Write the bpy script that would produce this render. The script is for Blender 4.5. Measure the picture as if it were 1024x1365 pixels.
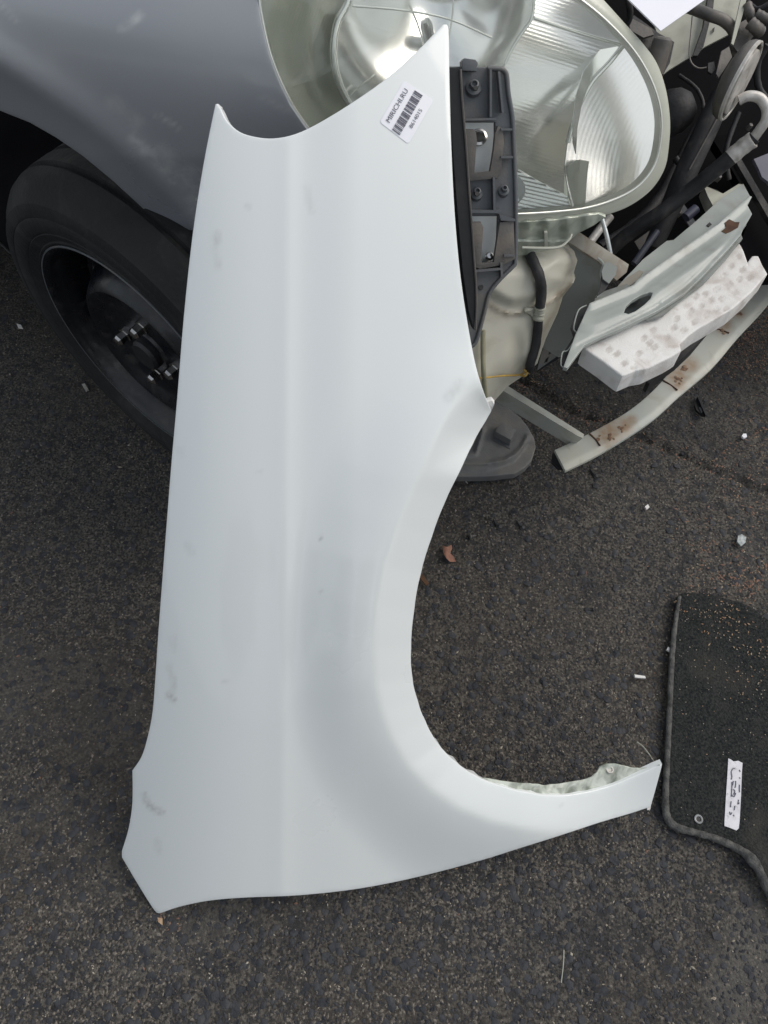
import bpy, bmesh, math, random
import numpy as np
from mathutils import Vector, Matrix
from mathutils.geometry import delaunay_2d_cdt
random.seed(7); rng = np.random.default_rng(7)
S = bpy.context.scene
for o in list(bpy.data.objects): bpy.data.objects.remove(o)
COL = S.collection
# ------------------------------------------------------------ camera, sky, sun
CAM_H = 1.15
cd = bpy.data.cameras.new('camera'); cam = bpy.data.objects.new('camera', cd); COL.objects.link(cam)
cam.location = (0, 0, CAM_H); cam.rotation_euler = (math.radians(30), 0, 0)
cd.sensor_fit = 'VERTICAL'; cd.sensor_height = 36; cd.lens = 26; cd.clip_start = .02; cd.clip_end = 500
S.camera = cam
w = bpy.data.worlds.new('World'); S.world = w; w.use_nodes = True
nt = w.node_tree; nt.nodes.clear()
sk = nt.nodes.new('ShaderNodeTexSky'); sk.sky_type = 'NISHITA'; sk.sun_disc = False
SUN_EL, SUN_AZ = 48.0, 75.0            # azimuth measured from +Y towards +X
sk.sun_elevation = math.radians(SUN_EL); sk.sun_rotation = math.radians(SUN_AZ)
sk.air_density = 1.0; sk.dust_density = 3.5; sk.ozone_density = 1.0
bg = nt.nodes.new('ShaderNodeBackground'); bg.inputs[1].default_value = .10
wo = nt.nodes.new('ShaderNodeOutputWorld')
# broken high cloud over the whole sky
wtc = nt.nodes.new('ShaderNodeTexCoord'); wn = nt.nodes.new('ShaderNodeTexNoise'); wn.inputs['Scale'].default_value = 1.6; wn.inputs['Detail'].default_value = 5
nt.links.new(wtc.outputs['Generated'], wn.inputs['Vector']); wr = nt.nodes.new('ShaderNodeMapRange'); nt.links.new(wn.outputs[0], wr.inputs[0])
wr.inputs[1].default_value = .35; wr.inputs[2].default_value = .65; wr.inputs[3].default_value = .35; wr.inputs[4].default_value = .9
wm = nt.nodes.new('ShaderNodeMix'); wm.data_type = 'RGBA'; nt.links.new(wr.outputs[0], wm.inputs[0]); nt.links.new(sk.outputs[0], wm.inputs[6]); wm.inputs[7].default_value = (7.95, 8.3, 8.5, 1)
nt.links.new(wm.outputs[2], bg.inputs[0]); nt.links.new(bg.outputs[0], wo.inputs[0])
ld = bpy.data.lights.new('sun', 'SUN'); ld.energy = 1.5; ld.angle = math.radians(40); ld.color = (1, .95, .88)
sun = bpy.data.objects.new('sun', ld); COL.objects.link(sun)
e, a = math.radians(SUN_EL), math.radians(SUN_AZ)
sdir = Vector((math.sin(a)*math.cos(e), math.cos(a)*math.cos(e), math.sin(e)))
sun.rotation_euler = sdir.to_track_quat('Z', 'Y').to_euler()
S.view_settings.view_transform = 'Standard'; S.view_settings.look = 'None'
S.view_settings.exposure = 0.10; S.view_settings.gamma = 1
S.render.engine = 'CYCLES'
S.cycles.max_bounces = 8; S.cycles.transparent_max_bounces = 12

# ------------------------------------------------------------ survey helpers (photo bearings -> metres)
FPX = 1365*26/36.0
CP, SP = .5, math.sqrt(3)/2
CAMP = np.array([0, 0, CAM_H])
RT, UPV, BK = Vector((1, 0, 0)), Vector((0, SP, CP)), Vector((0, -CP, SP))
def ray(x, y):
    a = (np.asarray(x, float)-512)/FPX; b = (682.5-np.asarray(y, float))/FPX
    return np.stack([a, CP+b*SP, -SP+b*CP], -1)
def at(x, y, t=None, z=None):
    d = ray(x, y)
    if t is None: t = (z-CAM_H)/d[..., 2]
    return CAMP + d*np.asarray(t)[..., None]
def V(x, y, t=None, z=None): return Vector(at(x, y, t, z).tolist())
def camdir(r, u, b): return (RT*r+UPV*u+BK*b).normalized()
def plane(a, b, c):                     # three bearings with range t -> range function of a plane
    A, B, C = (at(p[0], p[1], t=p[2]) for p in (a, b, c))
    n = np.cross(B-A, C-A); k = n.dot(A-CAMP)
    return lambda x, y: k/(ray(x, y)@n)
def level(z): return lambda x, y: (z-CAM_H)/ray(x, y)[..., 2]
def inpoly(x, y, poly):
    x = np.asarray(x); y = np.asarray(y); c = np.zeros(x.shape, bool); P = np.asarray(poly, float)
    j = len(P)-1
    for i in range(len(P)):
        xi, yi, xj, yj = P[i, 0], P[i, 1], P[j, 0], P[j, 1]
        if yi != yj: c ^= ((yi > y) != (yj > y)) & (x < (xj-xi)*(y-yi)/(yj-yi)+xi)
        j = i
    return c
def pdist(x, y, line, closed=False):    # distance to a polyline
    x = np.asarray(x, float); y = np.asarray(y, float); L = np.asarray(line, float)
    if closed: L = np.vstack([L, L[:1]])
    d = np.full(x.shape, 1e9)
    for (ax, ay), (bx, by) in zip(L[:-1], L[1:]):
        vx, vy = bx-ax, by-ay; q = vx*vx+vy*vy+1e-12
        s = np.clip(((x-ax)*vx+(y-ay)*vy)/q, 0, 1)
        d = np.minimum(d, np.hypot(x-ax-s*vx, y-ay-s*vy))
    return d
def sm(e0, e1, v):
    k = np.clip((np.asarray(v, float)-e0)/(e1-e0), 0, 1); return k*k*(3-2*k)
def spline(pts, n=6, closed=False, corners=()):
    P = [np.array(p, float) for p in pts]; N = len(P); out = []
    rngi = range(N if closed else N-1)
    for i in rngi:
        p1, p2 = P[i], P[(i+1) % N]
        p0 = P[(i-1) % N] if (closed or i > 0) else p1
        p3 = P[(i+2) % N] if (closed or i < N-2) else p2
        if i in corners: p0 = p1
        if (i+1) % N in corners: p3 = p2
        for k in range(n):
            s = k/n
            out.append(.5*((2*p1)+(-p0+p2)*s+(2*p0-5*p1+4*p2-p3)*s*s+(-p0+3*p1-3*p2+p3)*s**3))
    if not closed: out.append(P[-1])
    return out
# ------------------------------------------------------------ value noise in numpy
def vnoise(x, y, sc, seed=0):
    x = np.asarray(x)*sc+1000; y = np.asarray(y)*sc+1000
    xi = np.floor(x).astype(np.int64); yi = np.floor(y).astype(np.int64); fx = x-xi; fy = y-yi
    def h(i, j):
        n = (i*374761393+j*668265263+seed*974711) & 0x7fffffff
        n = (n ^ (n >> 13))*1274126177 & 0x7fffffff
        return ((n ^ (n >> 16)) & 0xffff)/65535.0
    fx = fx*fx*(3-2*fx); fy = fy*fy*(3-2*fy)
    return (h(xi, yi)*(1-fx)+h(xi+1, yi)*fx)*(1-fy)+(h(xi, yi+1)*(1-fx)+h(xi+1, yi+1)*fx)*fy
# ------------------------------------------------------------ materials
def mat(name, c1, c2=None, rough=.5, metal=0., scale=8., bump=0., bscale=150., dirt=None, damt=.5, dscale=12., coat=0., spec=.5, rvar=.0, attr=None, detail=6):
    m = bpy.data.materials.new(name); m.use_nodes = True; t = m.node_tree; N = t.nodes; L = t.links
    b = N['Principled BSDF']; b.inputs['Roughness'].default_value = rough; b.inputs['Metallic'].default_value = metal
    b.inputs['Coat Weight'].default_value = coat; b.inputs['Coat Roughness'].default_value = .06
    b.inputs['Specular IOR Level'].default_value = spec
    tc = N.new('ShaderNodeTexCoord'); g = N.new('ShaderNodeNewGeometry')
    def noise(sc, det=detail, dist=0.):
        n = N.new('ShaderNodeTexNoise'); n.inputs['Scale'].default_value = sc; n.inputs['Detail'].default_value = det
        n.inputs['Distortion'].default_value = dist; L.new(tc.outputs['Object'], n.inputs['Vector']); return n
    def mix(f, ca, cb):
        x = N.new('ShaderNodeMix'); x.data_type = 'RGBA'
        if f is None: x.inputs[0].default_value = 1
        else: L.new(f, x.inputs[0])
        for i, c in ((6, ca), (7, cb)):
            if isinstance(c, tuple): x.inputs[i].default_value = (*c, 1)
            else: L.new(c, x.inputs[i])
        return x.outputs[2]
    def ramp(src, lo, hi, a=0., b_=1.):
        r = N.new('ShaderNodeMapRange'); L.new(src, r.inputs[0]); r.inputs[1].default_value = lo; r.inputs[2].default_value = hi
        r.inputs[3].default_value = a; r.inputs[4].default_value = b_; return r.outputs[0]
    col = tuple(c1)
    if c2 is not None: col = mix(ramp(noise(scale).outputs[0], .35, .65), tuple(c1), tuple(c2))
    if dirt is not None: col = mix(ramp(noise(dscale, 8, .6).outputs[0], .62-.25*damt, .80-.15*damt, 0, min(1, .4+damt*.6)), col, tuple(dirt))
    if attr is not None:
        an, ac, aa = attr[:3]; lo_ = attr[3] if len(attr) > 3 else .15; A = N.new('ShaderNodeAttribute'); A.attribute_name = an
        mm = N.new('ShaderNodeMath'); mm.operation = 'MULTIPLY'; L.new(A.outputs['Fac'], mm.inputs[0])
        L.new(ramp(noise(90, 4).outputs[0], .3, .65, lo_, aa), mm.inputs[1]); col = mix(mm.outputs[0], col, ac)
    if isinstance(col, tuple): b.inputs['Base Color'].default_value = (*col, 1)
    else: L.new(col, b.inputs['Base Color'])
    if rvar: L.new(ramp(noise(scale*2.3).outputs[0], .3, .7, max(0, rough-rvar), min(1, rough+rvar)), b.inputs['Roughness'])
    if bump:
        bn = N.new('ShaderNodeBump'); bn.inputs['Strength'].default_value = 1; bn.inputs['Distance'].default_value = bump
        L.new(noise(bscale, 4).outputs[0], bn.inputs['Height']); L.new(bn.outputs[0], b.inputs['Normal'])
    return m
# ------------------------------------------------------------ object helpers
def root(name, label, cat, loc=(0, 0, 0), group=None):
    o = bpy.data.objects.new(name, None); COL.objects.link(o); o.location = loc; o.empty_display_size = .02
    o['label'] = label; o['category'] = cat
    if group: o['group'] = group
    return o
def mk(name, verts, faces, m, parent=None, label=None, cat=None, kind=None, group=None, smooth=None, origin=None):
    me = bpy.data.meshes.new(name)
    v = np.asarray([tuple(p) for p in verts], float) if not isinstance(verts, np.ndarray) else verts
    if parent is not None:
        q = parent; off = np.zeros(3)
        while q is not None: off += np.array(q.location); q = q.parent
    else: off = np.array(origin) if origin is not None else np.zeros(3)
    me.from_pydata((v-off).tolist(), [], [tuple(int(i) for i in f) for f in faces]); me.update()
    if m is not None: me.materials.append(m)
    o = bpy.data.objects.new(name, me); COL.objects.link(o)
    if parent is not None: o.parent = parent
    else: o.location = off.tolist()
    if smooth is not None:
        me.shade_smooth(); me.set_sharp_from_angle(angle=math.radians(smooth))
    if label: o['label'] = label
    if cat: o['category'] = cat
    if kind: o['kind'] = kind
    if group: o['group'] = group
    return o
def surf(name, outline, tfn, m, parent=None, step=12., holes=(), creases=(), thick=.002, ext=None, roll=0., smooth=35, attrs=None, **kw):
    """sheet whose outline is surveyed by bearing, with its own range at every point, real thickness and rolled rim"""
    out = [tuple(p) for p in outline]
    A = sum(out[i-1][0]*out[i][1]-out[i][0]*out[i-1][1] for i in range(len(out)))
    if A > 0: out = out[::-1]
    def dens(poly, closed=True):
        r = []
        n = len(poly)
        for i in range(n if closed else n-1):
            p, q = poly[i], poly[(i+1) % n]; k = max(1, int(math.hypot(q[0]-p[0], q[1]-p[1])/step))
            r += [(p[0]+(q[0]-p[0])*j/k, p[1]+(q[1]-p[1])*j/k) for j in range(k)]
        if not closed: r.append(tuple(poly[-1]))
        return r
    out = dens(out); hs = [dens([tuple(p) for p in h]) for h in holes]; cs = [dens([tuple(p) for p in c], False) for c in creases]
    pts = []; edges = []
    def addloop(l, closed=True):
        b = len(pts); pts.extend(l); n = len(l)
        edges.extend((b+i, b+(i+1) % n) for i in range(n if closed else n-1))
    addloop(out); 
    for h in hs: addloop(h)
    for c in cs: addloop(c, False)
    X = np.array(out); gx, gy = np.meshgrid(np.arange(X[:, 0].min(), X[:, 0].max(), step), np.arange(X[:, 1].min(), X[:, 1].max(), step))
    gx = gx.ravel(); gy = gy.ravel(); k = inpoly(gx, gy, out) & (pdist(gx, gy, out, True) > .45*step)
    for h in hs: k &= ~inpoly(gx, gy, h) & (pdist(gx, gy, h, True) > .4*step)
    for c in cs: k &= pdist(gx, gy, c) > .4*step
    pts += list(zip(gx[k].tolist(), gy[k].tolist()))
    r = delaunay_2d_cdt([Vector(p) for p in pts], edges, [], 0, 1e-4)
    P2 = np.array([tuple(v) for v in r[0]]); T = [f for f in r[2] if len(f) == 3]
    T = np.array(T); c = P2[T].mean(1); k = inpoly(c[:, 0], c[:, 1], out)
    for h in hs: k &= ~inpoly(c[:, 0], c[:, 1], h)
    T = T[k]
    ar = (P2[T[:, 1], 0]-P2[T[:, 0], 0])*(P2[T[:, 2], 1]-P2[T[:, 0], 1])-(P2[T[:, 2], 0]-P2[T[:, 0], 0])*(P2[T[:, 1], 1]-P2[T[:, 0], 1])
    T[ar > 0] = T[ar > 0][:, ::-1]      # image y runs down: negative area faces the viewer
    x, y = P2[:, 0], P2[:, 1]
    P = at(x, y, t=tfn(x, y)); h = .7
    dx = at(x+h, y, t=tfn(x+h, y))-at(x-h, y, t=tfn(x-h, y)); dy = at(x, y+h, t=tfn(x, y+h))-at(x, y-h, t=tfn(x, y-h))
    n = np.cross(dy, dx); n /= np.linalg.norm(n, axis=1)[:, None]
    s = np.sign(((CAMP-P)*n).sum(1)); n *= s[:, None]
    verts = [P]; faces = T.tolist()
    if thick or ext is not None:
        ec = {}
        for f in faces:
            for i in range(3): ec[(f[i], f[(i+1) % 3])] = 1
        be = [(a, b) for (a, b) in ec if (b, a) not in ec]
        nv = len(P); ring = sorted({a for e_ in be for a in e_}); nxt = dict(be); prv = {b: a for a, b in be}
        tang = np.array([P[nxt.get(i, i)]-P[prv.get(i, i)] for i in ring])
        outw = np.cross(tang, n[ring]); outw /= (np.linalg.norm(outw, axis=1)[:, None]+1e-12)
        back = -n[ring] if ext is None else np.tile(np.array(ext)/np.linalg.norm(ext), (len(ring), 1))
        depth = thick if ext is None else float(np.linalg.norm(ext))
        prof = [(roll*math.sin(q), roll*(1-math.cos(q))) for q in (math.pi/6, math.pi/3, math.pi/2)] if roll else []
        prof.append((roll, depth)); last = {i: i for i in ring}; cnt = nv
        for (ow, bk) in prof:
            verts.append(P[ring]+outw*ow+back*bk); cur = {i: cnt+j for j, i in enumerate(ring)}; cnt += len(ring)
            faces += [(a, last_a, last_b, b) for a, last_a, last_b, b in ((last[a], cur[a], cur[b], last[b]) for a, b in be)]
            last = cur
        bv = P + (-n*depth if ext is None else np.array(ext)); verts.append(bv)
        mp = {i: cnt+i for i in range(nv)}
        for i in ring: mp[i] = last[i]
        faces += [(mp[f[2]], mp[f[1]], mp[f[0]]) for f in T.tolist()]
    o = mk(name, np.vstack(verts), faces, m, parent, smooth=smooth, **kw)
    if attrs:
        for an, fn in attrs.items():
            at_ = o.data.attributes.new(an, 'FLOAT', 'POINT'); v = np.zeros(len(o.data.vertices)); v[:len(P)] = fn(x, y)
            at_.data.foreach_set('value', v.astype(np.float32))
    return o
def tube(name, path, r, m, parent=None, seg=12, n=6, cap=True, ribs=None, **kw):
    """path of Vectors; r a number or list"""
    rr = r if hasattr(r, '__len__') else [r]*len(path)
    q = spline([(*p, rr[i]) for i, p in enumerate(path)], n); V_ = []; F = []
    prev = None
    for i, c in enumerate(q):
        p = Vector(c[:3]); d = (Vector(q[min(i+1, len(q)-1)][:3])-Vector(q[max(i-1, 0)][:3])).normalized()
        if prev is None: u = d.orthogonal().normalized()
        else: u = (prev-d*prev.dot(d)).normalized()
        prev = u; v = d.cross(u); R = c[3]*(1+(ribs[1]*math.sin(i*ribs[0]) if ribs else 0))
        for k in range(seg):
            an = 2*math.pi*k/seg; V_.append(p+(u*math.cos(an)+v*math.sin(an))*R)
    for i in range(len(q)-1):
        for k in range(seg):
            a = i*seg+k; b = i*seg+(k+1) % seg; F.append((a, b, b+seg, a+seg))
    if cap: F.append(tuple(range(seg))[::-1]); F.append(tuple((len(q)-1)*seg+k for k in range(seg)))
    return mk(name, V_, F, m, parent, smooth=50, **kw)
def lathe(name, prof, c, ax, m, parent=None, seg=48, smooth=35, up=None, **kw):
    """prof list of (radius, height along ax)"""
    ax = Vector(ax).normalized(); u = ax.orthogonal().normalized(); v = ax.cross(u); V_ = []; F = []
    for (r, h) in prof:
        for k in range(seg):
            an = 2*math.pi*k/seg; V_.append(Vector(c)+ax*h+(u*math.cos(an)+v*math.sin(an))*r)
    for i in range(len(prof)-1):
        for k in range(seg):
            a = i*seg+k; b = i*seg+(k+1) % seg; F.append((a, b, b+seg, a+seg))
    return mk(name, V_, F, m, parent, smooth=smooth, **kw)
def slab(name, pts, t, m, parent=None, thick=.003, step=400., **kw):
    f = t if callable(t) else (lambda x, y: np.full(np.shape(x), float(t)))
    return surf(name, pts, f, m, parent, step=step, thick=thick, smooth=30, **kw)
# palette
M = {}
M['white'] = mat('white_paint', (.755, .785, .785), (.73, .765, .77), rough=.32, scale=2.5, coat=.7, rvar=.05, dirt=(.42, .41, .36), damt=-.4, dscale=9, attr=('smudge', (.16, .16, .15), .55))
M['flange'] = mat('white_flange_primer', (.60, .63, .57), (.50, .54, .48), rough=.5, scale=25, dirt=(.10, .12, .09), damt=.75, dscale=45)
M['grey'] = mat('grey_body_paint', (.30, .32, .36), (.345, .36, .385), rough=.33, metal=.25, scale=3, coat=.35, rvar=.1, dirt=(.36, .37, .39), damt=.12, dscale=5, attr=('scratch', (.56, .57, .58), 1.0))
M['rubber'] = mat('tyre_rubber', (.006, .007, .008), (.012, .013, .013), rough=.8, scale=14, bump=.0012, bscale=160, dirt=(.038, .038, .036), damt=.45, dscale=18)
M['rimblack'] = mat('black_steel_rim', (.004, .005, .008), (.008, .009, .012), rough=.32, scale=30, dirt=(.05, .048, .045), damt=.3, dscale=40, rvar=.1)
M['chrome'] = mat('dull_chrome', (.58, .58, .57), (.34, .33, .32), rough=.22, metal=1, scale=60)
M['black'] = mat('black_plastic', (.010, .011, .013), (.018, .018, .02), rough=.55, scale=20, bump=.0004, dirt=(.05, .047, .042), damt=.25, dscale=30)
M['dark'] = mat('dark_rubber_hose', (.016, .016, .019), (.028, .028, .03), rough=.62, scale=40, bump=.0006, bscale=300, dirt=(.12, .11, .10), damt=.4, dscale=30)
M['plastic'] = mat('dark_grey_plastic', (.095, .103, .115), (.12, .125, .13), rough=.48, scale=14, bump=.0003, bscale=400, dirt=(.16, .145, .125), damt=.45, dscale=28)
M['bay'] = mat('shadow_black_bay', (.004, .004, .005), (.007, .007, .008), rough=.9, scale=10, spec=.1)  # near-black base colour carries the bay's shadow
M['plastic2'] = mat('brownish_grey_plastic', (.085, .08, .076), (.13, .12, .11), rough=.5, scale=30, bump=.0004, bscale=300, dirt=(.18, .155, .13), damt=.5, dscale=30)
M['liner'] = mat('undertray_plastic', (.11, .115, .12), (.15, .15, .148), rough=.6, scale=22, bump=.0006, bscale=300, dirt=(.20, .185, .16), damt=.5, dscale=22)
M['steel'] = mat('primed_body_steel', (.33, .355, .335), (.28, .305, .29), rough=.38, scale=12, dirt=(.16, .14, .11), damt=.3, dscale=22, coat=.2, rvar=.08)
M['steelD'] = mat('dark_grey_green_steel', (.19, .21, .20), (.25, .265, .25), rough=.45, scale=10, dirt=(.10, .085, .065), damt=.45, dscale=25)  # darker grey-green steel for plates, webs and flanges
M['brownst'] = mat('dusty_brown_steel', (.24, .225, .19), (.30, .29, .25), rough=.6, scale=25, dirt=(.16, .09, .05), damt=.5, dscale=50)
M['beige'] = mat('cream_engine_bay_paint', (.42, .42, .35), (.36, .365, .31), rough=.45, scale=9, dirt=(.14, .13, .10), damt=.45, dscale=20)
M['strap'] = mat('greenish_grey_bar_paint', (.42, .445, .42), (.50, .49, .42), rough=.5, scale=7, dirt=(.26, .23, .17), damt=.25, dscale=25, attr=('rust', (.29, .20, .125), 1.15, .65))
M['rust'] = mat('rust_blister', (.15, .085, .055), (.26, .17, .11), rough=.85, scale=120, bump=.002, bscale=260)
M['seam'] = mat('dark_rust_seam', (.06, .028, .016), (.10, .05, .025), rough=.9, scale=80)
M['foam'] = mat('dirty_white_foam', (.76, .755, .74), (.68, .67, .65), rough=.85, scale=16, bump=.0006, bscale=500, dirt=(.40, .33, .29), damt=.45, dscale=30, attr=('grime', (.40, .36, .33), .9))
M['tank'] = mat('yellowed_plastic_tank', (.56, .54, .46), (.48, .47, .40), rough=.42, scale=9, dirt=(.30, .25, .18), damt=.35, dscale=18, attr=('grime', (.27, .20, .13), .8))
M['cream'] = mat('headlight_rim_plastic', (.46, .475, .40), (.54, .55, .475), rough=.28, scale=10, dirt=(.30, .30, .24), damt=.2, coat=.3)
M['clearb'] = mat('cloudy_clear_plastic', (.50, .53, .45), (.36, .40, .34), rough=.25, scale=35, metal=.25, dirt=(.22, .24, .18), damt=.5, dscale=35, coat=.4)
M['alu'] = mat('oxidised_aluminium', (.62, .60, .57), (.48, .46, .43), rough=.45, metal=.25, scale=60, dirt=(.18, .16, .14), damt=.4, dscale=60, bump=.0005)
M['metalw'] = mat('pale_bolt_plate', (.62, .66, .68), (.52, .56, .58), rough=.35, scale=30, metal=.2)
M['label'] = mat('white_sticker_paper', (.84, .85, .90), (.80, .81, .87), rough=.55, scale=30)
M['ink'] = mat('sticker_ink', (.07, .07, .10), (.13, .13, .16), rough=.6, scale=300)
M['paper'] = mat('white_sheet', (.80, .81, .88), (.77, .78, .86), rough=.6, scale=6)
M['mat'] = mat('black_carpet', (.013, .016, .017), (.042, .043, .042), rough=.95, scale=300, bump=.003, bscale=420, dirt=(.065, .062, .055), damt=.3, dscale=14, spec=.1)
M['bind'] = mat('grey_mat_binding', (.075, .076, .076), (.15, .148, .14), rough=.95, scale=90, bump=.003, bscale=420, dirt=(.03, .03, .03), damt=.5, dscale=60, spec=.1)
M['matlab'] = mat('worn_mat_label', (.66, .66, .70), (.56, .56, .60), rough=.6, scale=90, dirt=(.12, .12, .13), damt=.22, dscale=160)
M['leaf'] = mat('dry_leaf', (.30, .15, .10), (.20, .09, .06), rough=.7, scale=120, bump=.002)
M['olive'] = mat('olive_strap', (.23, .23, .15), (.30, .29, .20), rough=.5, scale=60)
M['yellow'] = mat('yellow_wire', (.55, .36, .07), (.38, .25, .07), rough=.5, scale=100)
M['glassb'] = mat('pale_shard', (.13, .155, .16), (.42, .46, .47), rough=.3, scale=160)
M['amber'] = mat('amber_bulb', (.70, .50, .36), rough=.2, coat=.6)
# headlight glass: thin clear cover with moulded flutes
def glass():
    m = bpy.data.materials.new('headlight_cover_glass'); m.use_nodes = True; t = m.node_tree; N = t.nodes; L = t.links; N.clear()
    o = N.new('ShaderNodeOutputMaterial'); tr = N.new('ShaderNodeBsdfTransparent'); tr.inputs[0].default_value = (.97, .98, .95, 1)
    gl = N.new('ShaderNodeBsdfGlossy'); gl.inputs['Roughness'].default_value = .06
    df = N.new('ShaderNodeBsdfDiffuse'); df.inputs[0].default_value = (.73, .76, .68, 1)
    lw = N.new('ShaderNodeFresnel'); lw.inputs['IOR'].default_value = 1.52
    ml = N.new('ShaderNodeMath'); ml.operation = 'MULTIPLY'; ml.inputs[1].default_value = 1.5; L.new(lw.outputs[0], ml.inputs[0])
    tc = N.new('ShaderNodeTexCoord'); nz = N.new('ShaderNodeTexNoise'); nz.inputs['Scale'].default_value = 14; nz.inputs['Detail'].default_value = 6
    L.new(tc.outputs['Object'], nz.inputs['Vector']); mr = N.new('ShaderNodeMapRange'); L.new(nz.outputs[0], mr.inputs[0])
    mr.inputs[1].default_value = .35; mr.inputs[2].default_value = .75; mr.inputs[3].default_value = .10; mr.inputs[4].default_value = .30
    m1 = N.new('ShaderNodeMixShader'); L.new(mr.outputs[0], m1.inputs[0]); L.new(tr.outputs[0], m1.inputs[1]); L.new(df.outputs[0], m1.inputs[2])
    m2 = N.new('ShaderNodeMixShader'); L.new(ml.outputs[0], m2.inputs[0]); L.new(m1.outputs[0], m2.inputs[1]); L.new(gl.outputs[0], m2.inputs[2])
    L.new(m2.outputs[0], o.inputs[0]); return m
M['glass'] = glass()
def reflector(name, ang, sc, dist, rough, tint=(.82, .84, .80)):
    m = bpy.data.materials.new(name); m.use_nodes = True; t = m.node_tree; N = t.nodes; L = t.links; b = N['Principled BSDF']
    b.inputs['Base Color'].default_value = (*tint, 1); b.inputs['Metallic'].default_value = .86; b.inputs['Roughness'].default_value = rough
    if sc:
        tc = N.new('ShaderNodeTexCoord'); mp = N.new('ShaderNodeMapping'); L.new(tc.outputs['Object'], mp.inputs[0])
        mp.inputs['Rotation'].default_value = (0, ang[0], ang[1])
        wv = N.new('ShaderNodeTexWave'); wv.inputs['Scale'].default_value = sc; wv.inputs['Distortion'].default_value = .15; L.new(mp.outputs[0], wv.inputs[0])
        bp = N.new('ShaderNodeBump'); bp.inputs['Distance'].default_value = dist; L.new(wv.outputs['Fac'], bp.inputs['Height']); L.new(bp.outputs[0], b.inputs['Normal'])
        cr = N.new('ShaderNodeMapRange'); L.new(wv.outputs['Fac'], cr.inputs[0]); cr.inputs[3].default_value = rough; cr.inputs[4].default_value = rough+.12; L.new(cr.outputs[0], b.inputs['Roughness'])
    return m
# ------------------------------------------------------------ GROUND
def asphalt():
    m = bpy.data.materials.new('asphalt'); m.use_nodes = True; t = m.node_tree; N = t.nodes; L = t.links; b = N['Principled BSDF']
    tc = N.new('ShaderNodeTexCoord')
    def noise(sc, det=6, dist=0.):
        n = N.new('ShaderNodeTexNoise'); n.inputs['Scale'].default_value = sc; n.inputs['Detail'].default_value = det; n.inputs['Distortion'].default_value = dist
        L.new(tc.outputs['Object'], n.inputs['Vector']); return n.outputs[0]
    def rg(s, lo, hi, a=0., c=1.):
        r = N.new('ShaderNodeMapRange'); L.new(s, r.inputs[0]); r.inputs[1].default_value = lo; r.inputs[2].default_value = hi; r.inputs[3].default_value = a; r.inputs[4].default_value = c; return r.outputs[0]
    def mix(f, ca, cb):
        x = N.new('ShaderNodeMix'); x.data_type = 'RGBA'; L.new(f, x.inputs[0])
        for i, c in ((6, ca), (7, cb)):
            if isinstance(c, tuple): x.inputs[i].default_value = (*c, 1)
            else: L.new(c, x.inputs[i])
        return x.outputs[2]
    c = mix(rg(noise(260, 4), .38, .62), (.021, .020, .019), (.115, .105, .092))
    c = mix(rg(noise(70, 5, .5), .50, .62), c, (.030, .030, .032))
    c = mix(rg(noise(900, 2), .66, .74), c, (.22, .19, .155))
    c = mix(rg(noise(2.2, 4), .45, .70, 0, .55), c, (.060, .050, .040))
    c = mix(rg(noise(5.5, 3, 1), .55, .75, 0, .6), c, (.025, .025, .028))
    c = mix(rg(noise(3.1, 5, .8), .55, .72, 0, .5), c, (.12, .115, .105))
    L.new(c, b.inputs['Base Color']); b.inputs['Roughness'].default_value = .85; b.inputs['Specular IOR Level'].default_value = .35
    b1 = N.new('ShaderNodeBump'); b1.inputs['Distance'].default_value = .004; L.new(noise(170, 6), b1.inputs['Height'])
    b2 = N.new('ShaderNodeBump'); b2.inputs['Distance'].default_value = .0016; L.new(noise(650, 3), b2.inputs['Height']); L.new(b1.outputs[0], b2.inputs['Normal'])
    L.new(b2.outputs[0], b.inputs['Normal']); return m
M['asphalt'] = asphalt()
CRACK = [tuple(at(x, y, z=0.)[:2]) for x, y in ((560, 420), (640, 470), (700, 508), (760, 545), (815, 565), (868, 588), (900, 600), (935, 618), (975, 632), (1024, 655), (1120, 720), (1300, 800))]
def gh(x, y):
    d = pdist(x, y, CRACK)+(vnoise(x, y, 60, 3)-.5)*.012
    return (vnoise(x, y, 3, 1)-.5)*.006+(vnoise(x, y, 45, 2)-.5)*.0022+(vnoise(x, y, 120, 5)-.5)*.0024-.010*(1-sm(.002, .010, d))-.004
gx = np.arange(-1.5, 2.0001, .0065); gy = np.arange(-.35, 2.6001, .0065)
X, Y = np.meshgrid(gx, gy); Z = gh(X, Y); e_ = np.minimum.reduce([X-gx[0], gx[-1]-X, Y-gy[0], gy[-1]-Y]); Z = Z*np.clip(e_/.05, 0, 1)
nx, ny = len(gx), len(gy); vv = np.stack([X.ravel(), Y.ravel(), Z.ravel()], 1)
i, j = np.meshgrid(np.arange(nx-1), np.arange(ny-1)); a = (j*nx+i).ravel(); ff = np.stack([a, a+1, a+nx+1, a+nx], 1)
x0, x1, y0, y1 = gx[0], gx[-1], gy[0], gy[-1]; B = 150.; n0 = len(vv)
vv = np.vstack([vv, [(-B, -B, 0), (B, -B, 0), (B, B, 0), (-B, B, 0)]])
c00, c10, c11, c01 = 0, nx-1, nx*ny-1, nx*(ny-1)
far = [(n0, n0+1, c10, c00), (n0+1, n0+2, c11, c10), (n0+2, n0+3, c01, c11), (n0+3, n0, c00, c01)]
me = bpy.data.meshes.new('ground'); me.from_pydata(vv.tolist(), [], ff.tolist()+far); me.materials.append(M['asphalt']); me.shade_smooth()
ground = bpy.data.objects.new('ground', me); COL.objects.link(ground); ground['kind'] = 'structure'
ICO_V = []; 
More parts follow.
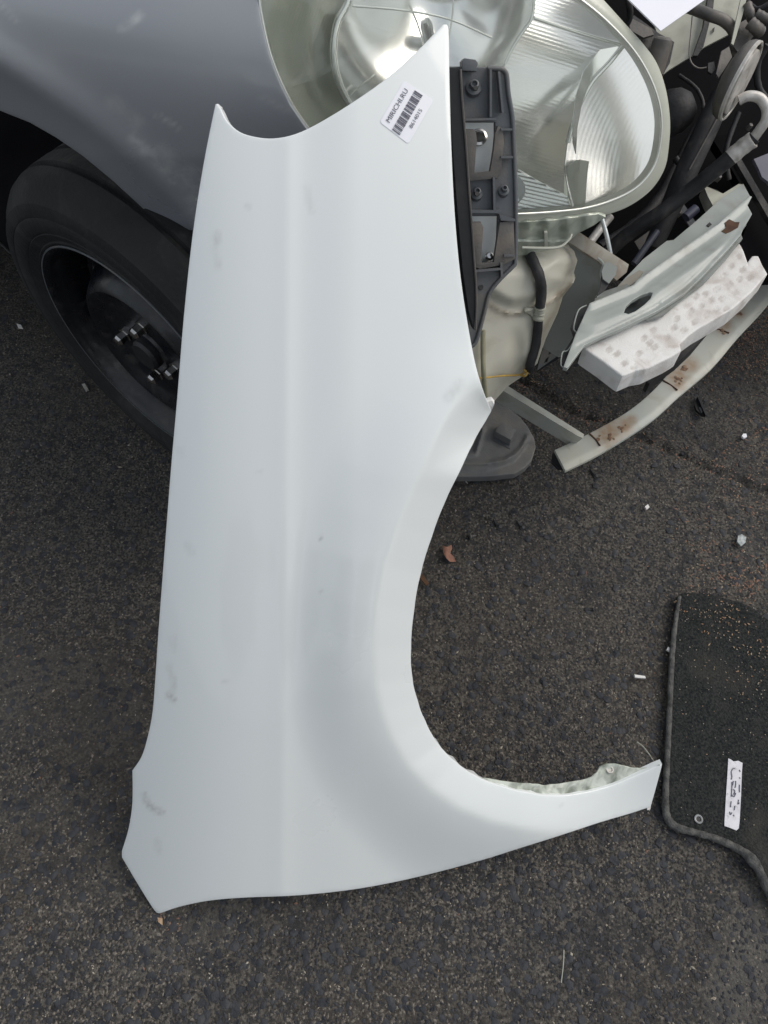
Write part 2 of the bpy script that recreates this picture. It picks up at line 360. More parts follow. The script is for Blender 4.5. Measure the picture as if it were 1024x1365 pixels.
_b = bmesh.new(); bmesh.ops.create_icosphere(_b, subdivisions=1, radius=1); ICO_V = np.array([v.co[:] for v in _b.verts]); ICO_F = np.array([[v.index for v in f.verts] for f in _b.faces]); _b.free()
OCT_V = np.array([(1, 0, 0), (0, 1, 0), (-1, 0, 0), (0, -1, 0), (0, 0, 1), (0, 0, -1)], float); OCT_F = np.array([(0, 1, 4), (1, 2, 4), (2, 3, 4), (3, 0, 4), (1, 0, 5), (2, 1, 5), (3, 2, 5), (0, 3, 5)])
def scatter(name, xs, ys, size, flat, elong, m, parent, base=OCT_V, bf=OCT_F, sink=.3, zf=None, jit=.2, label=None, **kw):
    n = len(xs); bv = len(base); th = rng.uniform(0, 6.283, n); el = rng.uniform(*elong, n); s = size
    P = base[None]*(1+rng.uniform(-jit, jit, (n, bv, 1)))
    lx = P[..., 0]*s[:, None]*el[:, None]; ly = P[..., 1]*s[:, None]; lz = P[..., 2]*s[:, None]*flat
    tl = rng.uniform(-.25, .25, (n, 1)); lz = lz+lx*tl
    wx = lx*np.cos(th)[:, None]-ly*np.sin(th)[:, None]+xs[:, None]; wy = lx*np.sin(th)[:, None]+ly*np.cos(th)[:, None]+ys[:, None]
    z0 = (gh(xs, ys) if zf is None else zf(xs, ys))
    wz = lz+(z0+s*flat*(1-2*sink))[:, None]
    v = np.stack([wx, wy, wz], -1).reshape(-1, 3); f = (bf[None]+(np.arange(n)*bv)[:, None, None]).reshape(-1, 3)
    o = mk(name, v, f.tolist(), m, parent, **kw)
    if label: o['label'] = label
    o['kind'] = 'stuff'; return o
def frame_pts(n, q=None):                # random ground spots within the photographed area
    px = rng.uniform(-60, 1090, n*2); py = rng.uniform(60, 1400, n*2)
    P = at(px, py, z=0.)
    k = (P[:, 1] < 2.5)
    return P[k][:n, 0], P[k][:n, 1]
M['agg'] = mat('dark_aggregate', (.017, .020, .026), (.050, .051, .056), rough=.75, scale=60, bump=.0008, bscale=700, spec=.4)
M['agg2'] = mat('brown_aggregate', (.048, .042, .036), (.20, .178, .15), rough=.8, scale=260, detail=2, bump=.0008, bscale=700)
M['grit'] = mat('pale_grit', (.42, .38, .31), (.25, .21, .16), rough=.8, scale=150)
M['needle'] = mat('orange_chaff', (.27, .14, .075), (.42, .31, .20), rough=.8, scale=120, detail=2)
M['redneedle'] = mat('reddish_chaff', (.15, .085, .06), (.24, .14, .10), rough=.85, scale=200)
x, y = frame_pts(5200); scatter('dark_aggregate', x, y, rng.uniform(.002, .0068, len(x)), .34, (1, 1.5), M['agg'], ground, ICO_V, ICO_F, sink=.72, zf=lambda a_, b_: gh(a_, b_)+.0006)
x, y = frame_pts(42000); k = rng.random(len(x)) < .25+1.1*sm(.3, .7, vnoise(x, y, 9, 41))*(.4+.6*vnoise(x, y, 2.5, 42)); x, y = x[k], y[k]; scatter('brown_aggregate', x, y, rng.uniform(.0007, .0023, len(x)), .6, (1, 2.2), M['agg2'], ground, sink=.45)
x, y = frame_pts(22000); scatter('sooty_grit', x, y, rng.uniform(.0008, .0026, len(x)), .6, (1, 2.), M['agg'], ground, sink=.4)
x, y = frame_pts(3200); scatter('pale_grit', x, y, rng.uniform(.0004, .0011, len(x))*(1+.8*(rng.random(len(x)) > .95)), .7, (1, 2.4), M['grit'], ground, sink=.2)
def near(cx, cy, sx, sy, n): 
    P = at(rng.normal(cx, sx, n), rng.normal(cy, sy, n), z=0.); return P[:, 0], P[:, 1]
xs, ys = [], []
for (cx, cy, sx, sy, n) in ((1005, 440, 40, 36, 1200), (985, 700, 45, 50, 130), (1000, 770, 30, 22, 200), (940, 730, 12, 20, 50), (700, 505, 30, 14, 110), (770, 555, 25, 12, 90), (960, 560, 60, 60, 60), (600, 1000, 500, 200, 120), (1000, 640, 40, 60, 160), (700, 1180, 60, 20, 12), (215, 1225, 12, 10, 14), (900, 800, 120, 60, 60), (1010, 590, 20, 16, 60)):
    a_, b_ = near(cx, cy, sx, sy, n); xs.append(a_); ys.append(b_)
for k in range(230):                     # chaff caught in the crack
    s = rng.uniform(0, len(CRACK)-2); i0 = int(s); f_ = s-i0; p = np.array(CRACK[i0])*(1-f_)+np.array(CRACK[i0+1])*f_+rng.normal(0, .010, 2)
    xs.append(np.array([p[0]])); ys.append(np.array([p[1]]))
xs = np.concatenate(xs); ys = np.concatenate(ys); h = rng.random(len(xs)) < .45
scatter('orange_chaff', xs[h], ys[h], rng.uniform(.0004, .0010, h.sum()), .5, (1.3, 4.), M['needle'], ground, sink=.05)
scatter('reddish_chaff', xs[~h], ys[~h], rng.uniform(.0006, .0018, (~h).sum()), .5, (1.3, 3.5), M['redneedle'], ground, sink=.1)
#==PART2==
# ------------------------------------------------------------ CAR (damaged, front bumper removed)
TH = math.radians(25); CF = Vector((math.cos(TH), -math.sin(TH), 0)); CI = Vector((math.sin(TH), math.cos(TH), 0))   # forward, inward
HUB = V(198, 462, t=1.13); BASE = Vector((HUB.x, HUB.y, 0))
def cw(f, i, z): return BASE+CF*f+CI*i+Vector((0, 0, z))
car = root('damaged_car', 'grey car with its front bumper removed, steel wheel, big headlight and bare crash beam showing', 'car', tuple(BASE))
Nc = np.array([-math.sin(TH), -math.cos(TH), 0.])
SWAGE = [(-300, -95), (-100, 25), (0, 80), (60, 118), (110, 152), (150, 183), (190, 217), (225, 252), (255, 290), (300, 350)]
SWX = np.array(SWAGE, float)
def t_body(x, y):
    x = np.asarray(x, float); y = np.asarray(y, float)
    c = .50+.00030*np.clip(x, -400, 600)
    t = -c/(ray(x, y)@Nc)
    ys = np.interp(x, SWX[:, 0], SWX[:, 1]); d = y-ys
    t = t+.00016*np.clip(160-y, -50, 500)+.0000006*np.clip(160-y, 0, 500)**2
    t = t+.00040*np.where(d > 0, d, 0)*sm(-2, 24, d)-.004*np.exp(-(d/30.)**2)
    return t
def scratch(x, y):
    v = np.zeros(np.shape(x))
    for (ax, ay, bx, by, wd, am) in ((165, 38, 185, 22, 7, .8), (205, 150, 240, 172, 3, .8), (178, 185, 232, 240, 8, .7), (215, 200, 248, 235, 10, .45), (252, 235, 266, 275, 16, .45), (0, 5, 25, 28, 3, .5), (350, 130, 385, 148, 4, .35), (150, 135, 185, 165, 10, .35), (255, 280, 262, 290, 7, .6)):
        v = np.maximum(v, am*(1-sm(wd*.3, wd*1.4, pdist(x, y, [(ax, ay), (bx, by)]))))
    return v
body_out = [(-380, -260), (-380, 60), (-150, 95), (0, 147), (40, 163), (75, 183), (110, 207), (150, 240), (185, 272), (213, 299), (238, 303), (262, 308), (330, 322), (430, 330), (470, 270), (430, 200), (404, 168), (385, 140), (370, 108), (357, 72), (347, 30), (341, -10), (338, -80), (338, -260)]
surf('front_fender', body_out, t_body, M['grey'], car, step=6, creases=[SWAGE[1:-1]], thick=.006, roll=.0015, smooth=30, attrs={'scratch': scratch})
def quadbox(name, P8, m, parent): return mk(name, P8, [(0, 1, 2, 3), (7, 6, 5, 4), (0, 4, 5, 1), (1, 5, 6, 2), (2, 6, 7, 3), (3, 7, 4, 0)], m, parent)
def cbox(name, f0, f1, i0, i1, z0, z1, m, taper=0):
    return quadbox(name, [cw(f0, i0, z0), cw(f1, i0, z0), cw(f1, i1, z0), cw(f0, i1, z0), cw(f0+taper, i0+taper, z1), cw(f1-taper, i0+taper, z1), cw(f1-taper, i1-taper, z1), cw(f0+taper, i1-taper, z1)], m, car)
cbox('unseen_hood', -.85, .22, .14, 1.45, .90, .925, M['grey'])  # rough unseen body boxes added to shade the bay and the ground
cbox('unseen_door', -2.6, -.62, -.02, .05, .28, .93, M['grey'])
cbox('unseen_cabin', -2.9, -.88, .02, 1.55, .94, 1.45, M['grey'], .16)
cbox('underbody', -3.2, -.02, .30, 1.5, .20, .26, M['black'])
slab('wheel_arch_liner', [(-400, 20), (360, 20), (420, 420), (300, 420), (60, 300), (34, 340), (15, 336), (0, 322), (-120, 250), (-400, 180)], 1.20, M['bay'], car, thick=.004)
tube('arch_liner_lip', [V(-40, 296, t=1.19), V(0, 325, t=1.19), (V(15, 338, t=1.19)), V(33, 346, t=1.19), V(45, 338, t=1.19)], .0012, M['dark'], car, seg=6)
slab('fender_bracket', [(228, 300), (262, 308), (262, 330), (252, 318)], .96, M['brownst'], car, thick=.003)
# wheel, steered outwards
PS = math.radians(37); NW = Vector((-math.sin(PS), -math.cos(PS), 0)); WC = HUB+NW*.018
WC.z = .287
whl = bpy.data.objects.new('wheel', None); COL.objects.link(whl); whl.parent = car; whl.location = WC-BASE; whl.empty_display_size = .02
RS = 1.0
tp = [(.184, -.008), (.190, .002), (.197, .006), (.199, .0045), (.212, .011), (.2135, .0095), (.216, .0115), (.236, .014), (.238, .0125), (.240, .0138), (.256, .010), (.258, .006), (.270, -.004), (.280, -.018), (.2845, -.032), (.278, -.034), (.278, -.041), (.286, -.043), (.287, -.072), (.279, -.074), (.279, -.082), (.287, -.084), (.287, -.112), (.279, -.114), (.279, -.121), (.286, -.123), (.284, -.140), (.272, -.165), (.235, -.178), (.184, -.168)]
lathe('tyre', tp, WC, NW, M['rubber'], whl, seg=96, smooth=50)
rp = [(.184, -.010), (.1925, .001), (.1925, .0045), (.190, .006), (.1865, .0035), (.183, -.004), (.180, -.012), (.176, -.016), (.173, -.040), (.168, -.058), (.155, -.066), (.147, -.052), (.130, -.022), (.121, -.009), (.114, -.005), (.106, -.008), (.094, -.016), (.085, -.020), (.040, -.020), (.036, -.016), (.0, -.016)]
lathe('rim', rp, WC, NW, M['rimblack'], whl, seg=96, smooth=40)
wu = Vector((0, 0, 1)); wv = NW.cross(wu).normalized()
def wpt(r, an, h): return WC+NW*h+(wu*math.sin(an)+wv*math.cos(an))*r
lathe('rim_highlight', [(.1922, .003), (.1930, .0055), (.1922, .0070), (.1905, .0066)], WC, NW, M['plastic'], whl, seg=96)  # lighter ring painted as the highlight on the rim lip
lathe('hub_cap', [(.026, -.018), (.026, -.008), (.022, -.003), (.012, -.002), (.0, -.0015)], WC, NW, M['black'], whl, seg=24)
NUT0 = min(range(90), key=lambda a_: sum(min(((lambda v: math.hypot(512+FPX*v.dot(RT)/-v.dot(BK)-px_, 682.5-FPX*v.dot(UPV)/-v.dot(BK)-py_))(wpt(.0535, math.radians(q_+60+a_), -.012)-Vector(CAMP.tolist()))) for q_ in (0, 90, 180, 270)) for px_, py_ in ((165, 445), (185, 437), (205, 492), (228, 490))))
for k, an in enumerate((60, 150, 240, 330)):
    c = wpt(.0535, math.radians(an+NUT0), -.020)
    lathe('lug_nut', [(.0125, 0), (.0125, .004), (.0095, .005), (.0095, .017), (.0078, .021), (.004, .0225), (.0, .0228)], c, NW, M['chrome'], whl, seg=6, smooth=20)
for k in range(12):
    an = 2*math.pi*k/12+.1; c = wpt(.140, an, -.047); ax = (NW*.86-(wu*math.sin(an)+wv*math.cos(an))*-.5).normalized()
    lathe('vent_hole', [(.0125, .001), (.0115, .003), (.0105, .0025), (.010, .0005), (.0, -.0002)], c, ax, M['rimblack'], whl, seg=18)
# brake drum glimpsed behind
lathe('brake_drum', [(.10, -.06), (.10, -.13), (.0, -.13)], WC, NW, M['black'], whl, seg=32)
# ---- engine bay backing: black sheet put in for the deep shade
bay = slab('bay_shade_wall', [(560, -320), (1500, -320), (1500, 330), (1070, 375), (1018, 378), (1000, 345), (900, 360), (850, 376), (700, 345), (560, 250)], 1.27, M['bay'], car, thick=.01)
cbox('engine', -.25, .42, .55, 1.15, .30, .72, M['bay'], .05)
slab('bay_side_panel', [(868, 15), (900, -60), (1010, -60), (996, -10), (985, 25), (975, 44), (940, 62), (918, 77), (892, 93), (882, 101), (872, 100), (880, 60)], 1.08, M['beige'], car, thick=.004)
slab('panel_channel', [(948, -30), (955, -30), (951, 10), (938, 62), (930, 74), (924, 74), (938, 35)], 1.068, M['dark'], car, thick=.006)
slab('panel_slot', [(950, 38), (953, 36), (952, 42), (950, 44)], 1.077, M['black'], car, thick=.001)
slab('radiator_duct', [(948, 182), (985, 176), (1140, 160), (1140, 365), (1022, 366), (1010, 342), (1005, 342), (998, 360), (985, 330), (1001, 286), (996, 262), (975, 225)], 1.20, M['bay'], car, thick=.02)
slab('duct_rib', [(975, 205), (983, 203), (1030, 283), (1060, 330), (1052, 332), (1024, 290)], 1.17, M['dark'], car, thick=.012)
slab('lamp_bracket', [(1005, 212), (1060, 190), (1060, 290), (1024, 242), (1016, 236), (1012, 226)], 1.12, mat('violet_grey_plastic', (.10, .10, .14), (.15, .15, .19), rough=.5), car, thick=.006)
# dark dome, strut, hoses
o = lathe('dust_cap', [(.0, .034), (.014, .032), (.026, .022), (.032, .006), (.032, -.05)], V(896, 150, t=1.12), camdir(.75, .2, .6), M['dark'], car, seg=32)
tube('strut', [V(962, 128, t=1.09), V(940, 175, t=1.10), V(912, 235, t=1.12), V(895, 275, t=1.14), V(870, 330, t=1.16)], [.016, .017, .017, .016, .014], M['dark'], car, seg=18)
tube('strut_edge', [V(966, 140, t=1.075), V(945, 178, t=1.085), V(919, 226, t=1.10)], .0014, M['plastic2'], car, seg=6)
tube('upper_hose', [V(905, 5, t=1.03), V(925, 12, t=1.02), V(946, 20, t=1.01), V(966, 28, t=1.01), V(979, 44, t=1.02), V(981, 70, t=1.04)], .0075, M['plastic2'], car, seg=14)
tube('bay_wire', [V(923, 22, t=1.0), V(921, 45, t=1.0), V(919, 70, t=1.0), V(922, 84, t=1.0), V(932, 91, t=1.0), V(946, 89, t=1.0)], .0011, M['plastic2'], car, seg=6)
slab('wire_clip', [(944, 84), (952, 82), (954, 92), (949, 98), (944, 95)], .99, M['dark'], car, thick=.004)
slab('horn_bracket', [(962, 68), (972, 62), (976, 76), (966, 92), (958, 104), (955, 98)], .985, M['plastic2'], car, thick=.003)
o = lathe('mount_bush', [(.0, -.002), (.0045, -.002), (.0045, .002), (.0085, .003), (.0115, .001), (.013, -.003), (.013, -.05)], V(884, 53, t=.97), camdir(.1, .75, .6), M['plastic2'], car, seg=28)
slab('mount_bush_arm', [(845, 20), (862, 32), (878, 44), (899, 56), (893, 84), (884, 100), (876, 88), (858, 60), (838, 36)], .985, M['dark'], car, thick=.012)
slab('bay_bar', [(838, 22), (868, 38), (872, 46), (858, 50), (840, 40)], .975, M['plastic2'], car, thick=.004)
tube('bay_hose', [V(832, -20, t=.93), V(838, 2, t=.94), V(840, 22, t=.96), V(835, 34, t=.97)], .004, M['dark'], car, seg=8)
for k, (a_, b_, r_) in enumerate((((996, 6), (1004, 30), .006), ((1000, 30), (1013, 42), .008), ((1008, 18), (1024, 26), .006))):
    tube('bay_fitting', [V(*a_, t=1.0), V((a_[0]+b_[0])/2, (a_[1]+b_[1])/2, t=1.0), V(*b_, t=1.01)], r_, M['plastic2'], car, seg=12, ribs=(1.6, .06))
slab('fitting_arm', [(984, 32), (994, 26), (1004, 34), (1016, 30), (1006, 46), (994, 62), (984, 70), (978, 62), (982, 48)], 1.02, M['plastic2'], car, thick=.004)
slab('fitting_strap', [(990, -12), (998, -12), (990, 20), (984, 40), (978, 60), (975, 58), (980, 34)], 1.0, M['beige'], car, thick=.003)
# looms and clutter deep in the bay
for pth, r_ in (([(985, 150, 1.16), (968, 200, 1.17), (972, 240, 1.18)], .004), ([(900, 210, 1.16), (925, 245, 1.17), (960, 262, 1.18), (985, 300, 1.19)], .005), ([(800, 330, 1.17), (845, 300, 1.18), (880, 262, 1.19), (930, 170, 1.2)], .009), ([(1024, 60, 1.1), (1010, 85, 1.12), (1012, 118, 1.14), (1030, 140, 1.15)], .005), ([(905, 100, 1.15), (930, 120, 1.15), (938, 150, 1.16), (925, 190, 1.17)], .0028), ([(1030, 2, 1.04), (1012, 12, 1.05), (1002, 8, 1.06), (985, -10, 1.06)], .0035)):
    tube('wiring_loom', [V(x_, y_, t=t_) for x_, y_, t_ in pth], r_, M['dark'], car, seg=10, ribs=(2.4, .06))
for x_, y_, r_ in ((905, 283, .006), (958, 236, .005), (1000, 168, .004), (868, 358, .004)):
    lathe('dusty_bolt', [(0, .004), (r_*.8, .003), (r_, 0), (r_, -.006)], V(x_, y_, t=1.16), camdir(.2, .3, .9), M['plastic2'], car, seg=6, smooth=20)
slab('bay_stay', [(895, 262), (903, 258), (930, 300), (922, 306)], 1.2, M['plastic'], car, thick=.004)
slab('dusty_ledge', [(846, 322), (872, 303), (880, 312), (853, 334)], 1.22, M['plastic2'], car, thick=.004)
# horn
hn = camdir(.80, -.52, .29); hc = V(987, 109, t=.97)
horn = lathe('horn', [(.0, -.022), (.018, -.022), (.026, -.020), (.038, -.016), (.0445, -.012), (.0475, -.006), (.0475, -.001), (.0465, .001), (.0440, .001), (.0430, -.003)], hc, hn, M['plastic2'], car, seg=56)
lathe('horn_rim', [(.0478, -.002), (.0480, .0015), (.0465, .0028), (.0445, .0022), (.0440, .0)], hc, hn, M['alu'], horn, seg=56)
lathe('horn_groove', [(.0440, -.001), (.0385, -.001)], hc, hn, M['black'], horn, seg=56)
lathe('horn_face', [(.0386, -.001), (.0382, .003), (.036, .0042), (.020, .0025), (.012, .0035), (.0, .0035)], hc, hn, M['alu'], horn, seg=56)
tube('aluminium_pipe', [V(985, 134, t=.985), V(998, 128, t=.98), V(1013, 131, t=.98), V(1022, 145, t=.985), V(1021, 160, t=.99), V(1012, 174, t=1.0), V(1004, 185, t=1.01)], .0066, M['alu'], car, seg=16)
tube('pipe_ferrule', [V(1004, 186, t=1.01), V(990, 196, t=1.02), V(974, 210, t=1.03)], .0112, M['alu'], car, seg=20, ribs=(1.5, .035))
tube('pipe_collar', [V(1006, 183, t=1.009), V(1002, 187, t=1.012)], .0092, M['black'], car, seg=16)
tube('aircon_hose', [V(975, 209, t=1.03), V(950, 230, t=1.05), V(915, 258, t=1.08), V(880, 284, t=1.10), V(840, 310, t=1.13), V(800, 345, t=1.16)], .0108, M['dark'], car, seg=20)
tube('silver_rod', [V(814, 288, t=1.10), V(797, 309, t=1.10), V(780, 332, t=1.10)], .0062, M['alu'], car, seg=12)
tube('thin_rod', [V(801, 286, t=1.05), V(809, 315, t=1.05), V(815, 345, t=1.06)], .0031, M['metalw'], car, seg=10)
tube('blue_rod', [V(876, 308, t=1.12), V(862, 328, t=1.12), V(845, 352, t=1.12)], .0052, mat('blue_grey_rubber', (.055, .06, .085), rough=.5), car, seg=12)
tube('rubber_stop', [V(928, 278, t=1.13), V(921, 284, t=1.13), V(914, 290, t=1.13)], .0075, mat('blue_grey_cap', (.06, .065, .10), rough=.45), car, seg=14)
# ---- radiator support, behind the crash beam
f_sup = level(.425)
slab('radiator_support', [(991, 245), (962, 264), (930, 293), (898, 320), (889, 321), (857, 346), (845, 359), (834, 370), (815, 391), (806, 408), (852, 396), (860, 372), (912, 345), (945, 320), (975, 300), (1000, 262)], f_sup, M['steel'], car, ext=(0, 0, -.03))
slab('support_gusset', [(938, 247), (950, 252), (964, 258), (985, 245), (991, 246), (966, 266), (952, 277), (944, 262)], level(.418), M['beige'], car, ext=(0, 0, -.02))
slab('support_hole', [(942, 300), (946, 296), (949, 299), (945, 302)], lambda x, y: f_sup(x, y)-.002, M['black'], car, thick=.001)
slab('support_rust', [(818, 388), (836, 370), (852, 360), (858, 362), (850, 374), (834, 384), (822, 394), (812, 402)], lambda x, y: f_sup(x, y)-.003, M['brownst'], car, thick=.002)
# rail bracket at the corner
f_rail = plane((765, 318, .985), (800, 440, 1.06), (700, 440, 1.07))
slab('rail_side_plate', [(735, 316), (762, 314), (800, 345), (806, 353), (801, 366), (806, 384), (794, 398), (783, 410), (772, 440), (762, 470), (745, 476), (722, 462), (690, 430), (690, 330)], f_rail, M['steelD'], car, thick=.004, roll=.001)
slab('rail_flange', [(757, 322), (765, 309), (772, 310), (838, 353), (835, 362), (822, 373), (812, 364), (800, 349), (765, 326)], .975, M['brownst'], car, thick=.005, roll=.001)
tube('rail_edge', [V(797, 344, t=.968), V(804, 352, t=.968), V(801, 366, t=.968), V(806, 383, t=.968), V(795, 396, t=.968)], .0016, M['steel'], car, seg=6)
slab('rail_fold', [(806, 351), (812, 349), (823, 356), (821, 366), (812, 378), (804, 372), (802, 362)], .962, M['steelD'], car, thick=.003)
slab('rail_gap', [(802, 368), (812, 378), (806, 388), (795, 396), (800, 384)], .965, M['black'], car, thick=.002)
slab('rail_foot', [(793, 398), (806, 388), (836, 378), (842, 384), (812, 400), (793, 404)], level(.44), M['steelD'], car, thick=.003)
# ---- crash beam
f_beam0 = level(.45); BT = [(787, 404), (845, 380), (858, 368), (900, 338), (945, 307), (967, 290), (985, 275), (1001, 261)]
BT2 = [(770, 462), (845, 424), (876, 408), (912, 384), (934, 362), (960, 335), (988, 305)]
def f_beam(x, y):
    d = pdist(x, y, BT); e = pdist(x, y, BT2)
    h = .006*np.exp(-(d/4.)**2)-.004*sm(6, 10, d)+.004*sm(14, 20, d)+.004*np.exp(-((d-28)/4.5)**2)-.006*sm(34, 44, d)-.004*np.exp(-(e/3.)**2)
    return f_beam0(x, y)-h*.55
beam_out = [(787, 404), (815, 393), (845, 380), (851, 372), (859, 368), (880, 352), (912, 329), (945, 307), (958, 299), (967, 290), (985, 274), (999, 261), (1002, 262), (996, 273), (1002, 285), (990, 305), (987, 313), (960, 343), (934, 370), (912, 391), (876, 414), (845, 429), (822, 440), (800, 449), (778, 460), (756, 490), (752, 489), (768, 446)]
hole = [(831, 417), (834, 408), (842, 400), (854, 393), (866, 389), (871, 390), (868, 398), (860, 406), (848, 415), (838, 419)]
beam = surf('crash_beam', beam_out, f_beam, M['steel'], car, step=3.2, holes=[hole], ext=(0, 0, -.006), roll=.0008, smooth=40)
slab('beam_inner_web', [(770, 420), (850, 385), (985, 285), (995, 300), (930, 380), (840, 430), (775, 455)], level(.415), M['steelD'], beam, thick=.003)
slab('beam_end_shade', [(783, 407), (786, 405), (768, 447), (755, 488), (748, 484), (751, 470), (765, 448), (761, 436), (766, 418)], level(.435), M['black'], beam, thick=.003)  # black plate painted as the shade inside the open beam
tube('beam_end_lip', [V(782, 407, z=.447), V(771, 414, z=.447), V(765, 437, z=.44), V(769, 446, z=.44), V(758, 466, z=.44), V(750, 470, z=.44), V(748, 486, z=.44), V(753, 491, z=.44)], .0009, M['steel'], beam, seg=6)
slab('peeled_paint_patch', [(966, 297), (972, 292), (980, 296), (986, 296), (984, 303), (975, 308), (968, 311), (962, 308), (968, 303)], lambda x, y: f_beam(x, y)-.0012, M['seam'], beam, step=3, thick=.0006)
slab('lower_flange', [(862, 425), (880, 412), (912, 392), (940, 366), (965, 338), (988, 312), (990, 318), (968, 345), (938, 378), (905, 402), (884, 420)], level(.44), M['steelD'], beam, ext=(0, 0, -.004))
# ---- foam absorber
f_foam0 = level(.43)
dimp = [(822, 472), (833, 484), (852, 471), (871, 440), (866, 457), (858, 451), (872, 463), (889, 450), (898, 437), (902, 425), (912, 440), (926, 429), (921, 415), (935, 408), (948, 400), (940, 392), (956, 385), (962, 398), (972, 380), (965, 368), (980, 390), (986, 372), (975, 355), (990, 360), (985, 342), (955, 412), (968, 412), (845, 490), (812, 466), (1000, 370), (942, 420), (928, 395)]
foam_out = [(780, 463), (809, 451), (845, 433), (876, 420), (884, 417), (900, 403), (920, 388), (950, 360), (975, 335), (985, 325), (990, 335), (997, 356), (1000, 349), (1005, 342), (1010, 342), (1014, 352), (1021, 364), (1000, 388), (975, 410), (944, 428), (930, 436), (916, 446), (904, 458), (906, 466), (893, 474), (862, 489), (846, 492), (830, 499), (805, 480)]
def f_foam(x, y):
    t = f_foam0(x, y)-.0008*(vnoise(x, y, .08, 9)-.5)
    for k, (dx_, dy_) in enumerate(dimp):
        u = (x-dx_)*.82-(y-dy_)*.57; v = (x-dx_)*.57+(y-dy_)*.82; r = (u/5.0)**4+(v/4.)**4
        t = t+.0007*(1-sm(.3, 1.25, r))
    return t
def grime(x, y):
    v = np.zeros(np.shape(x))
    for (dx_, dy_) in dimp:
        u = (x-dx_)*.82-(y-dy_)*.57; q = (x-dx_)*.57+(y-dy_)*.82; v = np.maximum(v, .85*(1-sm(.5, 1.3, (u/5.0)**4+(q/4.)**4)))
    return np.maximum(v, .28*sm(910, 960, x))
surf('foam_absorber', foam_out, f_foam, M['foam'], car, step=2.2, ext=(0, 0, -.031), roll=.0025, smooth=50, attrs={'grime': grime})
slab('lower_duct', [(941, 423), (952, 431), (926, 462), (905, 482), (880, 500), (866, 512), (862, 508), (884, 488), (904, 470), (922, 446)], level(.30), M['black'], car, ext=(0, 0, -.02))
slab('duct_clip', [(890, 478), (897, 480), (893, 486), (888, 483)], level(.31), M['plastic2'], car, thick=.003)
# ---- lower curved bar with rusty welds
SB = [(754, 627), (795, 607), (837, 582), (873, 557), (906, 527), (948, 491), (984, 449), (1024, 405), (1070, 340)]
ST = [(740, 600), (786, 578), (837, 549), (873, 519), (904, 484), (951, 437), (977, 413), (1024, 362), (1060, 320)]
zs = lambda x: .17+.00012*(np.asarray(x)-740)
def f_strap(x, y):
    d = pdist(x, y, SB); zz = zs(x)-.003*(1-sm(0, 9, d)); return (zz-CAM_H)/ray(x, y)[..., 2]
RUSTS = [(812, 576, 26), (832, 568, 16), (902, 500, 20), (920, 486, 14), (906, 512, 12), (964, 434, 15), (984, 416, 12), (842, 560, 9)]
def rustf(x, y):
    v = np.zeros(np.shape(x))
    for (a_, b_, r_) in RUSTS: v = np.maximum(v, 1-sm(.1, 1.15, np.hypot(x-a_, y-b_)/r_/1.2))
    return v*.85
so = [tuple(p) for p in spline(ST, 4)]+[tuple(p) for p in spline(SB, 4)][::-1]
bar = surf('lower_curved_bar', so, f_strap, M['strap'], car, step=3.5, ext=(0, 0, -.006), roll=.0005, smooth=45, attrs={'rust': rustf})
slab('bar_end_shade', [(740, 601), (754, 626), (744, 626), (735, 617), (736, 606)], level(.145), M['black'], bar, thick=.002)  # black plate in place of the shade inside the bar's end
for (p, q) in (((786, 578), (800, 594)), ((884, 507), (903, 520)), ((951, 437), (972, 444))):
    tube('weld_seam', [V(*p, z=float(zs(p[0]))+.001), V((p[0]+q[0])/2+1, (p[1]+q[1])/2, z=float(zs(p[0]))+.001), V(*q, z=float(zs(q[0]))+.001)], .0014, M['seam'], bar, seg=6)
for cx_, cy_, sx_, sy_, n_ in ((812, 584, 9, 6, 9), (831, 571, 6, 5, 5), (905, 508, 6, 6, 8), (914, 492, 5, 4, 6), (964, 440, 4, 3, 4), (984, 417, 4, 3, 4)):
    bx = rng.normal(cx_, sx_*.6, n_); by = rng.normal(cy_, sy_*.6, n_); P = at(bx, by, t=f_strap(bx, by))
    scatter('rust_blister', P[:, 0], P[:, 1], rng.uniform(.0015, .0038, n_), .35, (1, 1.5), M['rust'], bar, ICO_V, ICO_F, sink=.4, zf=lambda a_, b_, q=P: q[:, 2])
slab('bar_bracket', [(672, 513), (678, 515), (779, 579), (777, 584), (770, 581), (668, 519), (665, 516)], plane((670, 515, 1.16), (775, 581, 1.17), (775, 600, 1.15)), M['strap'], car, ext=(-.006, .012, -.040))
# ---- washer tank
f_tank0 = plane((690, 335, .975), (765, 350, 1.0), (690, 520, 1.05))
tank_out = [(600, 330), (687, 330), (715, 325), (746, 325), (756, 330), (763, 337), (767, 348), (764, 358), (762, 365), (764, 372), (760, 382), (748, 396), (741, 417), (725, 452), (714, 484), (705, 493), (690, 504), (674, 515), (657, 534), (650, 541), (600, 545), (580, 440)]
SEAM = [(620, 400), (651, 403), (664, 412), (682, 419), (700, 415), (715, 411), (735, 402), (749, 390), (762, 378)]
SEX = np.array(SEAM)
def f_tank(x, y):
    d = pdist(x, y, tank_out, True); s = pdist(x, y, SEAM); ys = np.interp(x, SEX[:, 0], SEX[:, 1])
    up = sm(-2, 22, ys-np.asarray(y, float))
    b = .026*(1-(1-np.clip(d/38, 0, 1))**2.2)+.014*up*np.clip(d/40, 0, 1)+.0045*np.exp(-(s/2.2)**2)-.008*np.exp(-((s-8)/7.)**2)*up
    b = b-.010*np.exp(-(((np.asarray(x)-690)/9.)**2))*sm(430, 470, y)
    return f_tank0(x, y)-b
